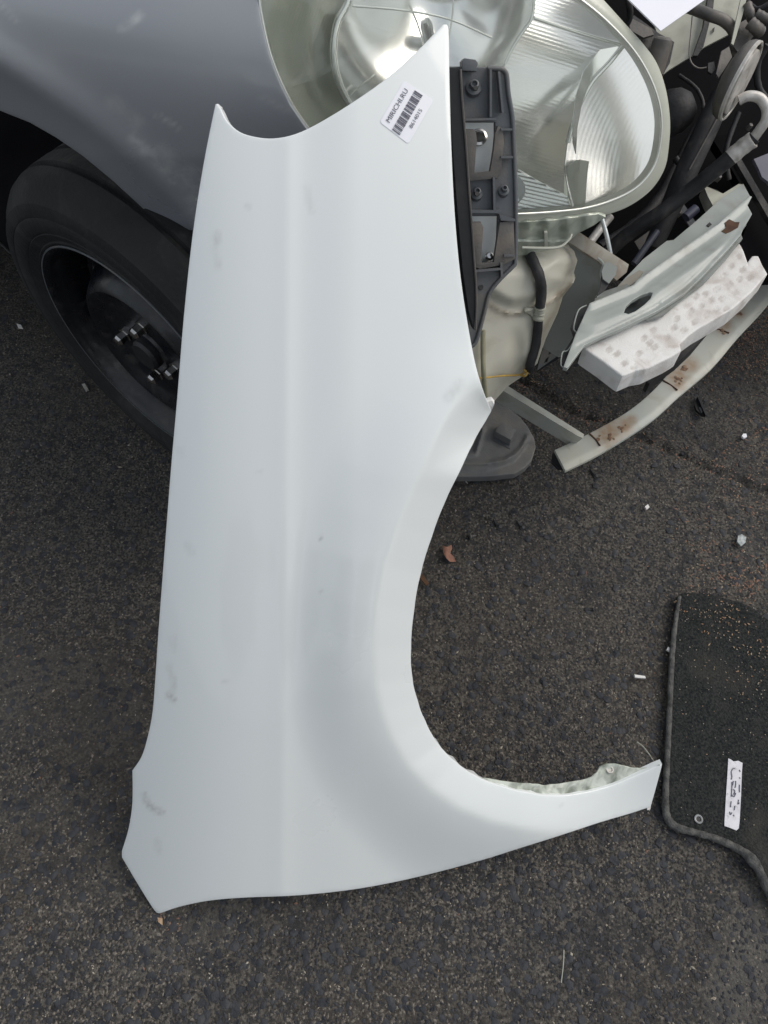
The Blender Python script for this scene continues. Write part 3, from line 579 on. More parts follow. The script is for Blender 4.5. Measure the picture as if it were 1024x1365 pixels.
tank = surf('washer_tank', tank_out, f_tank, M['tank'], car, step=4, ext=(.02, .07, -.03), roll=.003, smooth=60, attrs={'grime': lambda x, y: .7*np.exp(-(pdist(x, y, SEAM)/5.)**2)+.35*(1-sm(2, 14, pdist(x, y, tank_out, True)))})
f_h = lambda x, y: V(x, y, t=float(f_tank(np.array([x]), np.array([y]))[0])-.010)
tube('tank_hose', [f_h(704, 334), f_h(711, 349), f_h(719, 368), f_h(722, 388), f_h(720, 409)], [.0072, .0068, .0068, .0068, .0066], M['dark'], tank, seg=18, ribs=(1.3, .03))
tube('tank_hose', [f_h(718, 422), f_h(717, 440), f_h(714, 462), f_h(708, 482), f_h(706, 492)], .0062, M['dark'], tank, seg=18, ribs=(1.3, .03))
tube('hose_clip', [f_h(720, 408), f_h(719, 416), f_h(717, 427)], .0075, M['beige'], tank, seg=16, ribs=(2., .08))
slab('clip_tab', [(702, 410), (712, 411), (714, 420), (712, 424), (706, 419), (700, 416)], lambda x, y: f_tank(x, y)-.006, M['beige'], tank, step=4, thick=.003)
tube('tank_strap', [f_h(644, 440), f_h(644, 470), f_h(645, 500), f_h(648, 538)], .0034, M['olive'], tank, seg=8)
tube('yellow_wire', [f_h(634, 504), f_h(652, 503), f_h(670, 501), f_h(690, 500), f_h(699, 497), f_h(705, 492)], .0013, M['yellow'], tank, seg=6)
tube('wire_knot', [f_h(694, 500), f_h(700, 501), f_h(703, 496), f_h(698, 493)], .0018, M['yellow'], tank, seg=6)
slab('splash_grille', [(738, 438), (760, 446), (768, 458), (758, 470), (744, 474), (724, 488), (716, 494), (722, 470)], 1.11, M['plastic'], car, thick=.004, holes=[[(738, 452), (743, 450), (741, 457), (736, 460)], [(748, 450), (753, 452), (750, 459), (745, 457)], [(733, 466), (738, 463), (736, 470), (731, 473)], [(743, 464), (749, 462), (746, 469), (741, 470)], [(728, 478), (732, 475), (730, 482), (725, 484)]])
slab('grille_backing', [(736, 436), (770, 446), (770, 462), (745, 478), (716, 496), (716, 470)], 1.13, M['black'], car, thick=.003)
# ---- headlight
hl = bpy.data.objects.new('headlight', None); COL.objects.link(hl); hl.parent = car; hl.location = V(650, 290, t=.87)-BASE; hl.empty_display_size = .02
f_lp = plane((350, 60, .72), (885, 160, .875), (650, 290, .885))
L_IN = [(346, -12), (352, 35), (364, 82), (384, 128), (402, 158), (440, 205), (500, 248), (570, 275), (640, 284), (691, 285), (741, 282), (782, 277), (818, 266), (848, 250), (868, 228), (878, 203), (882, 162), (874, 122), (856, 84), (833, 53), (802, 22), (772, -2), (725, -38), (660, -70), (570, -92), (480, -92), (400, -72), (358, -45)]
H_OUT = [(340, -12), (345, 38), (357, 87), (378, 135), (398, 166), (436, 214), (497, 259), (568, 287), (640, 298), (692, 299), (742, 296), (790, 290), (826, 280), (852, 266), (872, 248), (886, 224), (891, 198), (893, 162), (888, 122), (876, 86), (858, 60), (833, 32), (802, -2), (780, -22), (728, -58), (662, -88), (570, -108), (478, -108), (394, -88), (350, -55)]
Ls = [tuple(p) for p in spline(L_IN, 5, True)]; Hs = [tuple(p) for p in spline(H_OUT, 5, True)]
LC = np.array([(618, 92)]); 
def dome(x, y): 
    d = pdist(x, y, Ls, True); return .016*(1-(1-np.clip(d/170, 0, 1))**2)
f_lens = lambda x, y: f_lp(x, y)-.006-dome(x, y)
def f_rim(x, y):
    d = pdist(x, y, Ls, True); return f_lp(x, y)-.003+.008*sm(3, 24, d)
surf('headlight_rim', Hs, f_rim, M['cream'], hl, step=5, holes=[Ls], thick=.012, roll=.002, smooth=50)
surf('headlight_cover', Ls, f_lens, M['glass'], hl, step=9, thick=0, smooth=60)
tube('cover_highlight', [V(x, y, t=float(f_rim(np.array([float(x)]), np.array([float(y)]))[0])-.002) for x, y in Ls[::3]]+[V(*Ls[0], t=float(f_rim(*np.array([Ls[0]]).T)[0])-.002)], .0016, reflector('highlight_edge', (0, 0), 0, 0, .3, (.95, .95, .88)), hl, seg=8, n=3)  # bright tube added as the highlight line around the glass
D1 = [(474, -95), (468, -20), (463, 5), (450, 30), (445, 60), (446, 85), (452, 110), (462, 132), (480, 160), (500, 200), (520, 262)]
D3 = [(715, -60), (712, -10), (709, 24), (695, 45), (682, 66), (673, 85), (668, 110), (660, 160), (662, 215), (690, 227)]
D4 = [(800, 14), (826, 42), (833, 58), (812, 84), (790, 108), (775, 135), (765, 160), (757, 190), (753, 222), (757, 250), (764, 280)]
def clipzone(poly): return poly
def zone(name, poly, m, bowl, step, rid=None, base=.017):
    P = [tuple(p) for p in poly]; cx_, cy_, rx_, ry_, dep = bowl
    def f(x, y):
        x = np.asarray(x, float); y = np.asarray(y, float)
        q = ((x-cx_)/rx_)**2+((y-cy_)/ry_)**2; t = f_lp(x, y)+base+dep*np.exp(-q*.9)
        if rid is not None: t = t+rid(x, y)
        return t
    return surf(name, P, f, m, hl, step=step, thick=.002, smooth=75)
surf('headlight_back', Ls, lambda x, y: f_lp(x, y)+.14, M['clearb'], hl, step=20, thick=.003)
zA = [(346, -12), (352, 35), (364, 82), (384, 128), (402, 158), (440, 205), (500, 248), (518, 258)]+D1[::-1][1:]+[(400, -72), (358, -45)]
r_mesh = lambda x, y: .00013*(np.sin(x*1.5+y*.5)+np.sin(y*1.5-x*.4))
zone('side_reflector', zA, reflector('side_reflector_metal', (0, 0), 0, 0, .30, (.42, .44, .36)), (455, 60, 95, 190, .040), 2.0, r_mesh)
zB = D1+[(570, 275), (640, 284), (690, 285)]+D3[::-1]+[(660, -70), (570, -92)]
mB = reflector('main_reflector_metal', (0, 0), 0, 0, .16, (.93, .94, .92))
zone('main_reflector', zB, mB, (572, -12, 105, 135, .085), 4)
rc = lambda x, y: .00010*np.sin((-.30*x+.954*y)*2*math.pi/5.2)+.0003*np.logaddexp(0, (y-(150-.25*(x-700)))/12.)*12-.00025*np.logaddexp(0, ((100+.2*(x-700))-y)/12.)*-12
zC = [p for p in D3]+[(752, 258)]+D4[::-1][2:]+[(772, -2), (745, -25)]
zone('fluted_reflector', zC, reflector('fluted_reflector_metal', (0, 0), 0, 0, .20, (.93, .94, .92)), (730, 100, 130, 260, .020), 1.7, rc)
rd = lambda x, y: .00009*np.sin(np.hypot(x-1000, y-250)*2*math.pi/5.8)+.00020*(x-790)-.00014*(y-170)
zD = D4[1:]+[(782, 277), (818, 266), (848, 250), (868, 228), (878, 203), (882, 162), (874, 122), (856, 84), (840, 62)]
zone('corner_reflector', zD, reflector('corner_reflector_metal', (0, 0), 0, 0, .30, (.95, .95, .95)), (790, 170, 130, 190, .012), 1.7, rd)
re = lambda x, y: .0003*np.sin((-.22*x+.97*y)*2*math.pi/5.0)
zE = [(688, 226), (756, 262), (762, 281), (741, 282), (691, 285), (686, 285)]
zone('lower_reflector', zE, reflector('lower_reflector_metal', (0, 0), 0, 0, .18, (.70, .73, .74)), (720, 260, 60, 60, .004), 1.6, re, base=.008)
zp = lambda x, y, b=.014: V(x, y, t=float(f_lp(np.array([float(x)]), np.array([float(y)]))[0])+b)
M['mirror'] = reflector('bright_trim', (0, 0), 0, 0, .2, (.92, .94, .90))
for path, r_ in ((D1[1:9], .0040), (D3[1:6], .0018), ([(668, 112), (660, 160), (662, 214)], .0010), (D4[2:8], .0030), ([(690, 227), (722, 246), (756, 264)], .0022), ([(606, -40), (604, 10), (600, 40), (594, 70)], .0010), ([(545, 5), (556, 30), (566, 62)], .0010), ([(712, 24), (760, 40), (800, 52), (832, 60)], .0020), ([(470, 8), (540, 14), (600, 26), (655, 50)], .0011), ([(462, 135), (474, 120), (500, 100)], .0008)):
    tube('reflector_ridge', [zp(x, y, .020) for x, y in path], r_, M['mirror'], hl, seg=8, n=4)
surf('highlight_wedge', [(833, 60), (806, 86), (786, 112), (776, 138), (770, 170), (768, 205), (764, 190), (764, 160), (768, 128), (778, 95), (800, 66)], lambda x, y: f_lp(x, y)+.008+.00045*(x-775)-.00022*(y-130), M['mirror'], hl, step=5, thick=.001)  # mirror sliver shaped and tilted to show a wedge of highlight
quad = [(757, 222), (773, 214), (785, 216), (783, 230), (780, 272), (764, 274), (758, 262)]
surf('lens_step', quad, lambda x, y: f_lp(x, y)+.004+.0004*pdist(x, y, [(773, 214), (771, 274)]), M['cream'], hl, step=4, thick=.006, roll=.001)
lathe('amber_bulb_glint', [(.0, .008), (.003, .0075), (.0055, .005), (.0065, .0), (.0055, -.005), (.002, -.007), (.0, -.007)], zp(724, 116, .046), camdir(0, .2, 1), M['amber'], hl, seg=20)  # amber bulb set here as the orange reflection, colour paled to suit
lathe('main_bulb', [(.0, .030), (.005, .029), (.007, .024), (.007, .0), (.011, -.004), (.011, -.02)], zp(575, 60, .085), camdir(-.3, .4, .9), M['chrome'], hl, seg=20)
lathe('adjuster_knob', [(.0, .006), (.012, .006), (.016, .003), (.017, -.004), (.017, -.02)], V(683, 252, t=.875), camdir(.3, 0, .9), M['metalw'], hl, seg=24)
f_low = plane((690, 300, .90), (795, 295, .92), (720, 335, .95))
surf('headlight_underside', [(610, 296), (692, 297), (742, 294), (798, 286), (806, 290), (792, 300), (770, 311), (757, 323), (745, 330), (700, 340), (640, 345)], lambda x, y: f_low(x, y)+.002*np.sin(np.asarray(x)*.23)-.003*sm(318, 322, y), M['clearb'], hl, step=3, thick=.004, roll=.001)
for x_, y_ in ((728, 322),):
    slab('underside_tab', [(x_-2, y_-12), (x_+2, y_-12), (x_+2.5, y_+8), (x_-2, y_+8)], lambda x, y: f_low(x, y)-.006, M['cream'], hl, thick=.003)
tube('underside_edge', [V(696, 330, t=.92), V(742, 330, t=.925), V(758, 320, t=.925), V(762, 312, t=.925)], .0016, M['cream'], hl, seg=6)
# ---- bumper retainer: ribbed dark plastic bracket with pale plate behind
f_br = plane((620, 90, .742), (690, 290, .812), (640, 440, .865))
W1 = [(619, 162), (661, 162), (661, 229), (632, 233), (622, 236)]
W2 = [(627, 287), (665, 287), (663, 346), (658, 352), (640, 353), (633, 350)]
br_out = [(585, 90), (616, 90), (650, 91), (668, 92), (674, 96), (676, 103), (678, 125), (683, 155), (685, 190), (687, 240), (688, 288), (687, 346), (684, 355), (668, 371), (653, 390), (647, 412), (641, 435), (634, 457), (625, 463), (612, 470), (590, 440), (580, 300)]
def f_br2(x, y):
    return f_br(x, y)
brk = surf('bumper_retainer', br_out, f_br2, M['plastic'], car, step=3, holes=[W1, W2], thick=.006, roll=.001, smooth=35)
tube('retainer_edge', [V(x, y, t=float(f_br(np.array([float(x)]), np.array([float(y)]))[0])-.001) for x, y in br_out[2:19]], .0024, M['plastic'], brk, seg=8, n=3)
rb = lambda o_: (lambda x, y: f_br(x, y)-o_)
slab('backing_plate', [(612, 150), (672, 150), (674, 250), (670, 365), (630, 365), (618, 250)], lambda x, y: f_br(x, y)+.022, M['metalw'], brk, thick=.003)
for pts in ([(617, 82), (620, 79), (634, 81), (636, 84), (635, 94), (617, 93)],): slab('retainer_tab', pts, rb(.012), M['plastic'], brk, thick=.012, roll=.001)
slab('retainer_fin', [(599, 90), (613, 91), (615, 120), (619, 180), (624, 250), (629, 320), (633, 370), (634, 410), (632, 440), (625, 415), (617, 360), (610, 280), (604, 200), (600, 130)], rb(.020), M['black'], brk, thick=.018)
tube('fin_edge', [V(x, y, t=float(f_br(np.array([float(x)]), np.array([float(y)]))[0])-.021) for x, y in ((614, 92), (616, 130), (621, 190), (626, 260), (631, 330), (635, 390), (634, 440))], .0012, M['plastic2'], brk, seg=6)
for pts in ([(619, 172), (631, 173), (634, 178), (635, 188), (632, 231), (654, 229), (659, 200), (661, 178), (664, 169), (670, 172), (671, 190), (667, 232), (663, 237), (624, 241), (620, 200)],
            [(628, 297), (641, 297), (644, 303), (641, 349), (643, 352), (659, 350), (665, 310), (667, 297), (684, 294), (686, 345), (672, 352), (640, 358), (634, 356), (630, 320)]):
    slab('retainer_hook', pts, rb(.007), M['plastic2'], brk, thick=.006, roll=.0008)
for pts in ([(653, 92), (656, 92), (656, 156), (653, 156)], [(668, 171), (683, 171), (683, 174), (668, 174)], [(668, 208), (684, 208), (684, 211), (668, 211)], [(657, 236), (660, 236), (661, 282), (658, 282)], [(626, 280), (668, 280), (668, 284), (626, 284)], [(666, 286), (687, 292), (687, 295), (668, 294)], [(672, 339), (686, 339), (686, 342), (672, 342)], [(633, 360), (668, 357), (668, 360), (634, 363)], [(667, 350), (670, 350), (671, 368), (668, 370)], [(619, 158), (662, 157), (662, 160), (619, 161)], [(664, 95), (667, 95), (672, 150), (669, 150)]):
    slab('retainer_rib', pts, rb(.009), M['plastic'], brk, thick=.009)
for x_, y_, r_ in ((631, 118, .0085), (635, 259, .0070), (671, 255, .0062)):
    c = V(x_, y_, t=float(f_br(np.array([float(x_)]), np.array([float(y_)]))[0]))
    lathe('retainer_boss', [(r_, -.002), (r_*.95, .003), (r_*.6, .0045), (r_*.5, .009), (r_*.33, .0095), (r_*.25, .006), (0., .005)], c, camdir(.05, 0, 1), M['plastic'], brk, seg=20)
for x_, y_, r_ in ((634, 118, .0024), (636, 259, .0024), (641, 383, .0030), (612, 228, .003)):
    lathe('retainer_hole', [(r_, .0), (r_*.98, .0012), (0, .0012)], V(x_, y_, t=float(f_br(np.array([float(x_)]), np.array([float(y_)]))[0])-.0095*(r_ < .0025)), camdir(.05, 0, 1), M['black'], brk, seg=14)
c = V(638, 184, t=float(f_br(np.array([638.]), np.array([184.]))[0])+.020)
lathe('bolt_head', [(.009, 0), (.009, .003), (.0065, .004), (.0065, .002), (.0, .002)], c, camdir(0, 0, 1), M['chrome'], brk, seg=20)
c = V(652, 343, t=float(f_br(np.array([652.]), np.array([343.]))[0])+.010)
lathe('bolt_head', [(.0045, -.012), (.0055, 0), (.005, .004), (.003, .006), (.0, .0065)], c, camdir(0, 0, 1), M['chrome'], brk, seg=16)

# ------------------------------------------------------------ LOOSE WHITE FENDER leaning on the car
WA = [(654, 548), (647, 560), (630, 590), (611, 630), (592, 670), (575, 715), (560, 765), (551, 815), (547, 865), (549, 905), (556, 935), (566, 962), (583, 992), (606, 1016), (633, 1035), (670, 1050), (709, 1059), (736, 1062), (768, 1060), (808, 1051), (844, 1037), (882, 1020)]
WL = [(287, 145), (272, 220), (258, 310), (246, 420), (237, 530), (229, 620), (220, 735), (212, 840), (208, 900), (204, 950), (197, 985), (189, 1010), (177, 1028)]
w_out = [(588, 38), (593, 34), (597, 41), (598, 100), (600, 180), (603, 250), (607, 310), (613, 370), (622, 430), (633, 487), (645, 527)]+WA+[(867, 1075), (840, 1084), (799, 1096), (745, 1114), (691, 1131), (640, 1147), (560, 1168), (480, 1184), (400, 1193), (330, 1196), (280, 1200), (240, 1208), (213, 1217), (206, 1213), (185, 1180), (163, 1143), (163, 1135), (172, 1105), (177, 1070)]+WL[::-1]+[(289, 142), (292, 145), (301, 162), (318, 177), (340, 184), (365, 186), (395, 180), (430, 163), (480, 132), (520, 103), (560, 67)]
nW = len(w_out); corners = {i for i, p in enumerate(w_out) if p in ((654, 548), (882, 1020), (867, 1075), (177, 1028), (163, 1143), (163, 1135), (213, 1217))}
W_s = [tuple(p) for p in spline(w_out, 4, True, corners)]
A_, B_, T_ = at(212, 1217, z=.068), at(867, 1075, z=.016), at(595, 35, t=.705)
nw = np.cross(B_-A_, T_-A_); nw /= np.linalg.norm(nw); nw *= np.sign(((CAMP-A_)*nw).sum()); kw_ = nw.dot(A_-CAMP)
def w_h(x, y):
    x = np.asarray(x, float); y = np.asarray(y, float); uc = 386-.009*(y-180)
    s = np.clip((uc-x)/160., 0, 2); h = -.022*s-.030*s**2.6
    d = np.clip(x-uc, 0, 600); fade = sm(1230, 800, y)*.6+.4
    h = h+.0100*sm(-6, 95, d)*fade+.0009*np.exp(-((x-uc+2)/16.)**2)
    h = h-.016*sm(120, 420, d)*sm(620, 200, y)
    da = pdist(x, y, WA); h = h+.021*sm(170, 44, da)*sm(380, 640, y)-(.0150+.013*sm(640, 570, y))*np.clip(1-da/48., 0, 1)**1.15*sm(480, 560, y)
    h = h+.050*np.clip(1-((y-600)/640.)**2, 0, 1)
    h = h-.030*sm(690, 880, x)*sm(900, 1100, y)
    return h
f_w = lambda x, y: (kw_+w_h(x, y))/(ray(x, y)@nw)
def smudge(x, y):
    v = np.zeros(np.shape(x))
    for (pl_, wd, am) in (([(289, 312), (289, 322)], 6, .5), ([(287, 330), (291, 355)], 6, .28), ([(192, 1060), (200, 1075), (217, 1084)], 4.5, .8), ([(226, 888), (233, 912), (228, 930)], 5, .42), ([(222, 925), (234, 935)], 3.5, .75), ([(208, 1120), (213, 1135)], 5, .35), ([(409, 250), (413, 272)], 6, .22), ([(598, 530), (612, 512)], 9, .4), ([(427, 716), (428, 717)], 2.4, 1.6), ([(345, 629), (348, 630)], 4, .25), ([(412, 280), (416, 282)], 4, .35), ([(328, 275), (333, 276)], 4, .3), ([(250, 725), (256, 738)], 6, .25), ([(240, 600), (243, 606)], 5, .25), ([(300, 908), (301, 910)], 3, .5), ([(230, 850), (232, 865)], 5, .25), ([(426, 787), (427, 788)], 2, .6), ([(747, 1071), (748, 1072)], 2, .7)):
        v = np.maximum(v, am*(1-sm(wd*.2, wd*1.3, pdist(x, y, pl_))))
    return v
zmin = at(*np.array(W_s).T, t=f_w(*np.array(W_s).T))[:, 2].min()
fender = root('loose_fender', 'loose white front fender stood on its end, leaning against the grey car', 'car fender', (float(A_[0]), float(A_[1]), 0))
surf('fender_skin', W_s, f_w, M['white'], fender, step=5, thick=.009, roll=.0014, smooth=40, attrs={'smudge': smudge})
LIP = [(606, 1008), (633, 1036), (670, 1051), (709, 1060), (736, 1063), (768, 1061), (808, 1052), (844, 1038), (883, 1021)]
f_fl = lambda x, y: f_w(x, y)+.004+.0011*pdist(x, y, LIP)+.004*(vnoise(x, y, .16, 8)-.5)*sm(0, 8, pdist(x, y, LIP))
fl_out = [(640, 1037), (664, 1041), (691, 1044), (727, 1047), (754, 1044), (778, 1040), (790, 1036), (796, 1030), (800, 1023), (808, 1019), (820, 1019), (840, 1024), (855, 1025), (871, 1023), (882, 1018), (881, 1024), (844, 1043), (808, 1056), (768, 1065), (736, 1067), (709, 1064), (670, 1055)]
fl = surf('inner_flange', fl_out, f_fl, M['flange'], fender, step=4, thick=.002, roll=.0005)
lathe('flange_hole', [(.0055, 0), (.0050, .0016), (.0035, .0016), (.003, .0), (0., .0)], V(813, 1026, t=float(f_fl(np.array([813.]), np.array([1026.]))[0])-.001), camdir(0, .5, .8), M['alu'], fender, seg=16)
tube('tip_wire', [V(849, 989, z=.050), V(857, 995, z=.052), V(865, 1005, z=.056), V(871, 1014, z=.052), V(879, 1020, t=float(f_w(np.array([879.]), np.array([1020.]))[0]))], .0009, M['beige'], fender, seg=6)
slab('corner_clip', [(650, 536), (656, 534), (659, 539), (656, 546), (651, 545)], lambda x, y: f_w(x, y)+.012, M['foam'], fender, thick=.006)
slab('tip_tab', [(862, 1072), (868, 1073), (867, 1079), (863, 1080)], lambda x, y: f_w(x, y)+.003, M['foam'], fender, thick=.003)
# sticker
SA, SB_, SC_, SD = np.array((506.4, 162.7)), np.array((538.6, 107.6)), np.array((578., 133.4)), np.array((544.5, 192.))
def sticker_px(u, v): 
    u = np.asarray(u, float)[..., None]; v = np.asarray(v, float)[..., None]
    return (SA*(1-u)+SB_*u)*(1-v)+(SD*(1-u)+SC_*u)*v
def sticker_pt(u, v, o_):
    q = sticker_px(u, v); t = (kw_+w_h(q[..., 0], q[..., 1])+o_)/(ray(q[..., 0], q[..., 1])@nw); return at(q[..., 0], q[..., 1], t=t)
so_ = []
for (cu, cv, a0) in ((.07, .07, 180), (.93, .07, 270), (.93, .93, 0), (.07, .93, 90)):
    for k in range(5): q = math.radians(a0+k*22.5); so_.append(sticker_px(cu+.07*math.cos(q), cv+.07*math.sin(q)))
stk = surf('sticker', [tuple(p) for p in so_], lambda x, y: (kw_+w_h(x, y)+.0005)/(ray(x, y)@nw), M['label'], fender, step=4, thick=.0003, smooth=30)
def lettering(name, text, u0, u1, v0, v1, parent):
    c = bpy.data.curves.new('t', 'FONT'); c.body = text; c.resolution_u = 3; o = bpy.data.objects.new('t', c); COL.objects.link(o)
    bpy.context.view_layer.update(); me = bpy.data.meshes.new_from_object(o.evaluated_get(bpy.context.evaluated_depsgraph_get()))
    bpy.data.objects.remove(o); P = np.array([v.co[:] for v in me.vertices]); fs = [tuple(p.vertices) for p in me.polygons]
    mn, mx = P.min(0), P.max(0); U = u0+(P[:, 0]-mn[0])/(mx[0]-mn[0])*(u1-u0); Vv = v1-(P[:, 1]-mn[1])/(mx[1]-mn[1])*(v1-v0)
    bpy.data.meshes.remove(me); return mk(name, sticker_pt(U, Vv, .0011), fs, M['ink'], parent)
lettering('sticker_lettering', 'MIRICHI.RU', .11, .88, .115, .255, stk)
lettering('sticker_number', '8614015', .29, .71, .765, .875, stk)
u = .035; bars = []; r2 = random.Random(3)
pat = [2, 1, 1, 2, 1, 1, 3, 1, 1, 2, 1, 1, 4, 1, 2, 1, 3, 2, 1, 1, 4, 1, 2, 3, 3, 1, 1, 2, 4, 1, 1, 1, 2, 2, 1, 1, 3, 1, 4, 2, 1, 2, 2, 1, 3]
tot = sum(pat); vs = []; fs = []; k_ = (.96-.035)/tot
for i_, wd in enumerate(pat):
    if i_ % 2 == 0:
        b0 = len(vs); 
        for (uu, vv_) in ((u, .40), (u, .67), (u+wd*k_, .67), (u+wd*k_, .40)): vs.append(sticker_pt(uu, vv_, .0011))
        fs.append((b0, b0+1, b0+2, b0+3))
    u += wd*k_
mk('barcode', vs, fs, M['ink'], stk)

# ------------------------------------------------------------ SHEET OF PAPER
pc = V(881, 40, t=.80)
pp = root('white_sheet', 'corner of a pale white flat sheet above the headlight at the top edge', 'sheet', tuple(V(881, 40, t=.80)))
slab('sheet_panel', [(835, -4), (881, 41), (956, -12), (1010, -70), (900, -110), (800, -40)], plane((835, -4, .79), (881, 41, .80), (950, -10, .82)), M['paper'], pp, thick=.0015)
# ------------------------------------------------------------ UNDERTRAY PIECE lying on the ground
RG = [(560, 618), (612, 619), (650, 618), (672, 614), (686, 606), (696, 596), (703, 582)]
f_t0 = level(.022)
def f_tray(x, y):
    d = pdist(x, y, RG); x = np.asarray(x, float); y = np.asarray(y, float)
    h = .008*np.exp(-(d/3.2)**2)-.006*sm(5, 12, (y-np.interp(x, [560, 650, 686, 703], [619, 618, 606, 582])))
    h = h+.004*np.exp(-(pdist(x, y, [(644, 572), (634, 605), (600, 608)])/3.)**2)-.006*sm(1, -6, pdist(x, y, [(644, 572), (634, 605), (600, 608)])*np.where(inpoly(x, y, [(644, 572), (634, 605), (600, 608), (600, 560)]), -1, 1))
    return f_t0(x, y)-h
tray = root('undertray_piece', 'broken dark grey plastic undertray piece lying on the asphalt beside the white fender arch', 'undertray', tuple(V(660, 600, z=0)))
surf('tray_shell', [(575, 630), (592, 635), (612, 634), (640, 634), (659, 633), (686, 630), (699, 622), (708, 612), (713, 596), (711, 584), (702, 568), (692, 556), (678, 545), (665, 534), (655, 531), (640, 520), (600, 520), (575, 560)], f_tray, M['liner'], tray, step=2.2, ext=(0, 0, -.016), roll=.002, smooth=40)
slab('tray_block', [(668, 562), (688, 573), (681, 586), (661, 575)], level(.040), M['liner'], tray, ext=(0, 0, -.026), roll=.001)
slab('tray_recess', [(661, 577), (681, 588), (680, 598), (657, 587)], level(.0235), M['plastic'], tray, thick=.001)
# ------------------------------------------------------------ FLOOR MAT
mo = [(906, 793), (925, 791), (945, 793), (962, 797), (985, 803), (1003, 811), (1020, 824), (1040, 835), (1100, 860), (1170, 900), (1180, 1000), (1170, 1120), (1110, 1190), (1040, 1215), (1024, 1185), (1012, 1160), (1004, 1147), (992, 1137), (965, 1122), (935, 1112), (912, 1106), (899, 1101), (890, 1090), (887, 1070), (888, 1020), (891, 960), (896, 880), (902, 810)]
mo_s = [tuple(p) for p in spline(mo, 4, True)]
gz = lambda x, y: .008+.0030*(vnoise(x, y, .035, 21)-.5)+.010*np.exp(-(np.hypot(np.asarray(x)-1010, np.asarray(y)-1150)/22.)**2)
f_mat = lambda x, y: (gz(x, y)-CAM_H)/ray(x, y)[..., 2]
matr = root('floor_mat', 'worn black carpet car mat with grey bound edge lying on the asphalt at the right', 'car mat', tuple(V(900, 1100, z=0)))
surf('carpet', mo_s, f_mat, M['mat'], matr, step=7, thick=.005, roll=.001, smooth=60)
mp_ = lambda x, y, o_=0.: V(x, y, t=float(f_mat(np.array([float(x)]), np.array([float(y)]))[0])-o_)
tube('edge_binding', [mp_(x, y, .0005) for x, y in ((906, 795), (903, 812), (898, 850), (895, 890), (892, 960), (889, 1020), (887, 1070), (890, 1090), (899, 1101), (912, 1106), (935, 1112), (965, 1122), (990, 1135), (1003, 1147), (1012, 1160), (1020, 1178), (1035, 1205), (1050, 1225))],
     [.0030, .0032, .0042, .0044, .0042, .0044, .0050, .0056, .0058, .0054, .0048, .0052, .0058, .0080, .0060, .0066, .0062, .006], M['bind'], matr, seg=12, ribs=(1.9, .07))
lathe('grommet', [(.0062, .0), (.0062, .0014), (.0050, .0020), (.0036, .0014), (.0034, .0)], mp_(931, 1092), (0, 0, 1), M['chrome'], matr, seg=28)
lathe('grommet_hole', [(.0036, .0004), (0, .0004)], mp_(931, 1092), (0, 0, 1), M['black'], matr, seg=28)
ml_ = surf('mat_label', [(971, 1011), (974, 1012), (978, 1015), (984, 1014), (990, 1017), (989, 1030), (988, 1060), (986, 1095), (985, 1104), (982, 1107), (972, 1103), (966, 1101), (966, 1095), (968, 1060), (970, 1030)], lambda x, y: f_mat(x, y)-.0012, M['matlab'], matr, step=4, thick=.0006, smooth=30)
strokes = [[(975, 1029), (977, 1025), (980, 1024)], [(975, 1029), (976, 1035), (975, 1039)], [(986, 1026), (987, 1029)], [(986, 1036), (987, 1038)], [(976, 1042), (976, 1050), (975, 1062)], [(978, 1041), (977, 1047)], [(981, 1041), (981, 1047), (980, 1050)], [(978, 1052), (980, 1055), (978, 1059)], [(976, 1060), (979, 1062), (981, 1057)], [(986, 1046), (986, 1056)], [(975, 1068), (974, 1076)], [(980, 1074), (979, 1080)], [(985, 1066), (984, 1072), (986, 1070)], [(973, 1082), (974, 1086), (976, 1083)], [(978, 1086), (979, 1088)]]
for s_ in strokes: tube('worn_stroke', [mp_(x, y, .0019) for x, y in s_], .00055, M['ink'], ml_, seg=5, n=3)
def matz(a_, b_): return np.full(len(a_), .0095)
px = rng.uniform(905, 1180, 1500); py = rng.uniform(800, 1110, 1500)
pn_ = vnoise(px, py, .02, 31); k = inpoly(px, py, mo) & (rng.random(1500) < (.25+pn_*.9)*np.clip((1060-py)/200, .15, 1)); P = at(px[k], py[k], z=.009)
hh = rng.random(len(P)) < .2
scatter('crumbs', P[hh, 0], P[hh, 1], rng.uniform(.0004, .0010, hh.sum()), .7, (1, 1.8), M['needle'], matr, sink=.1, zf=matz)
scatter('pale_crumbs', P[~hh, 0], P[~hh, 1], rng.uniform(.0004, .0010, (~hh).sum()), .7, (1, 1.8), M['grit'], matr, sink=.1, zf=matz)
xx, yy_ = [], []
for (cx_, cy_, n_) in ((922, 806, 30), (958, 825, 45), (975, 835, 28), (1000, 910, 20), (1010, 870, 25)):
    q = at(rng.normal(cx_, 17, n_), rng.normal(cy_, 13, n_), z=.009); xx.append(q[:, 0]); yy_.append(q[:, 1])
xx = np.concatenate(xx); yy_ = np.concatenate(yy_); scatter('chaff_on_mat', xx, yy_, rng.uniform(.0005, .0011, len(xx)), .6, (1.3, 3), M['needle'], matr, sink=.05, zf=matz)
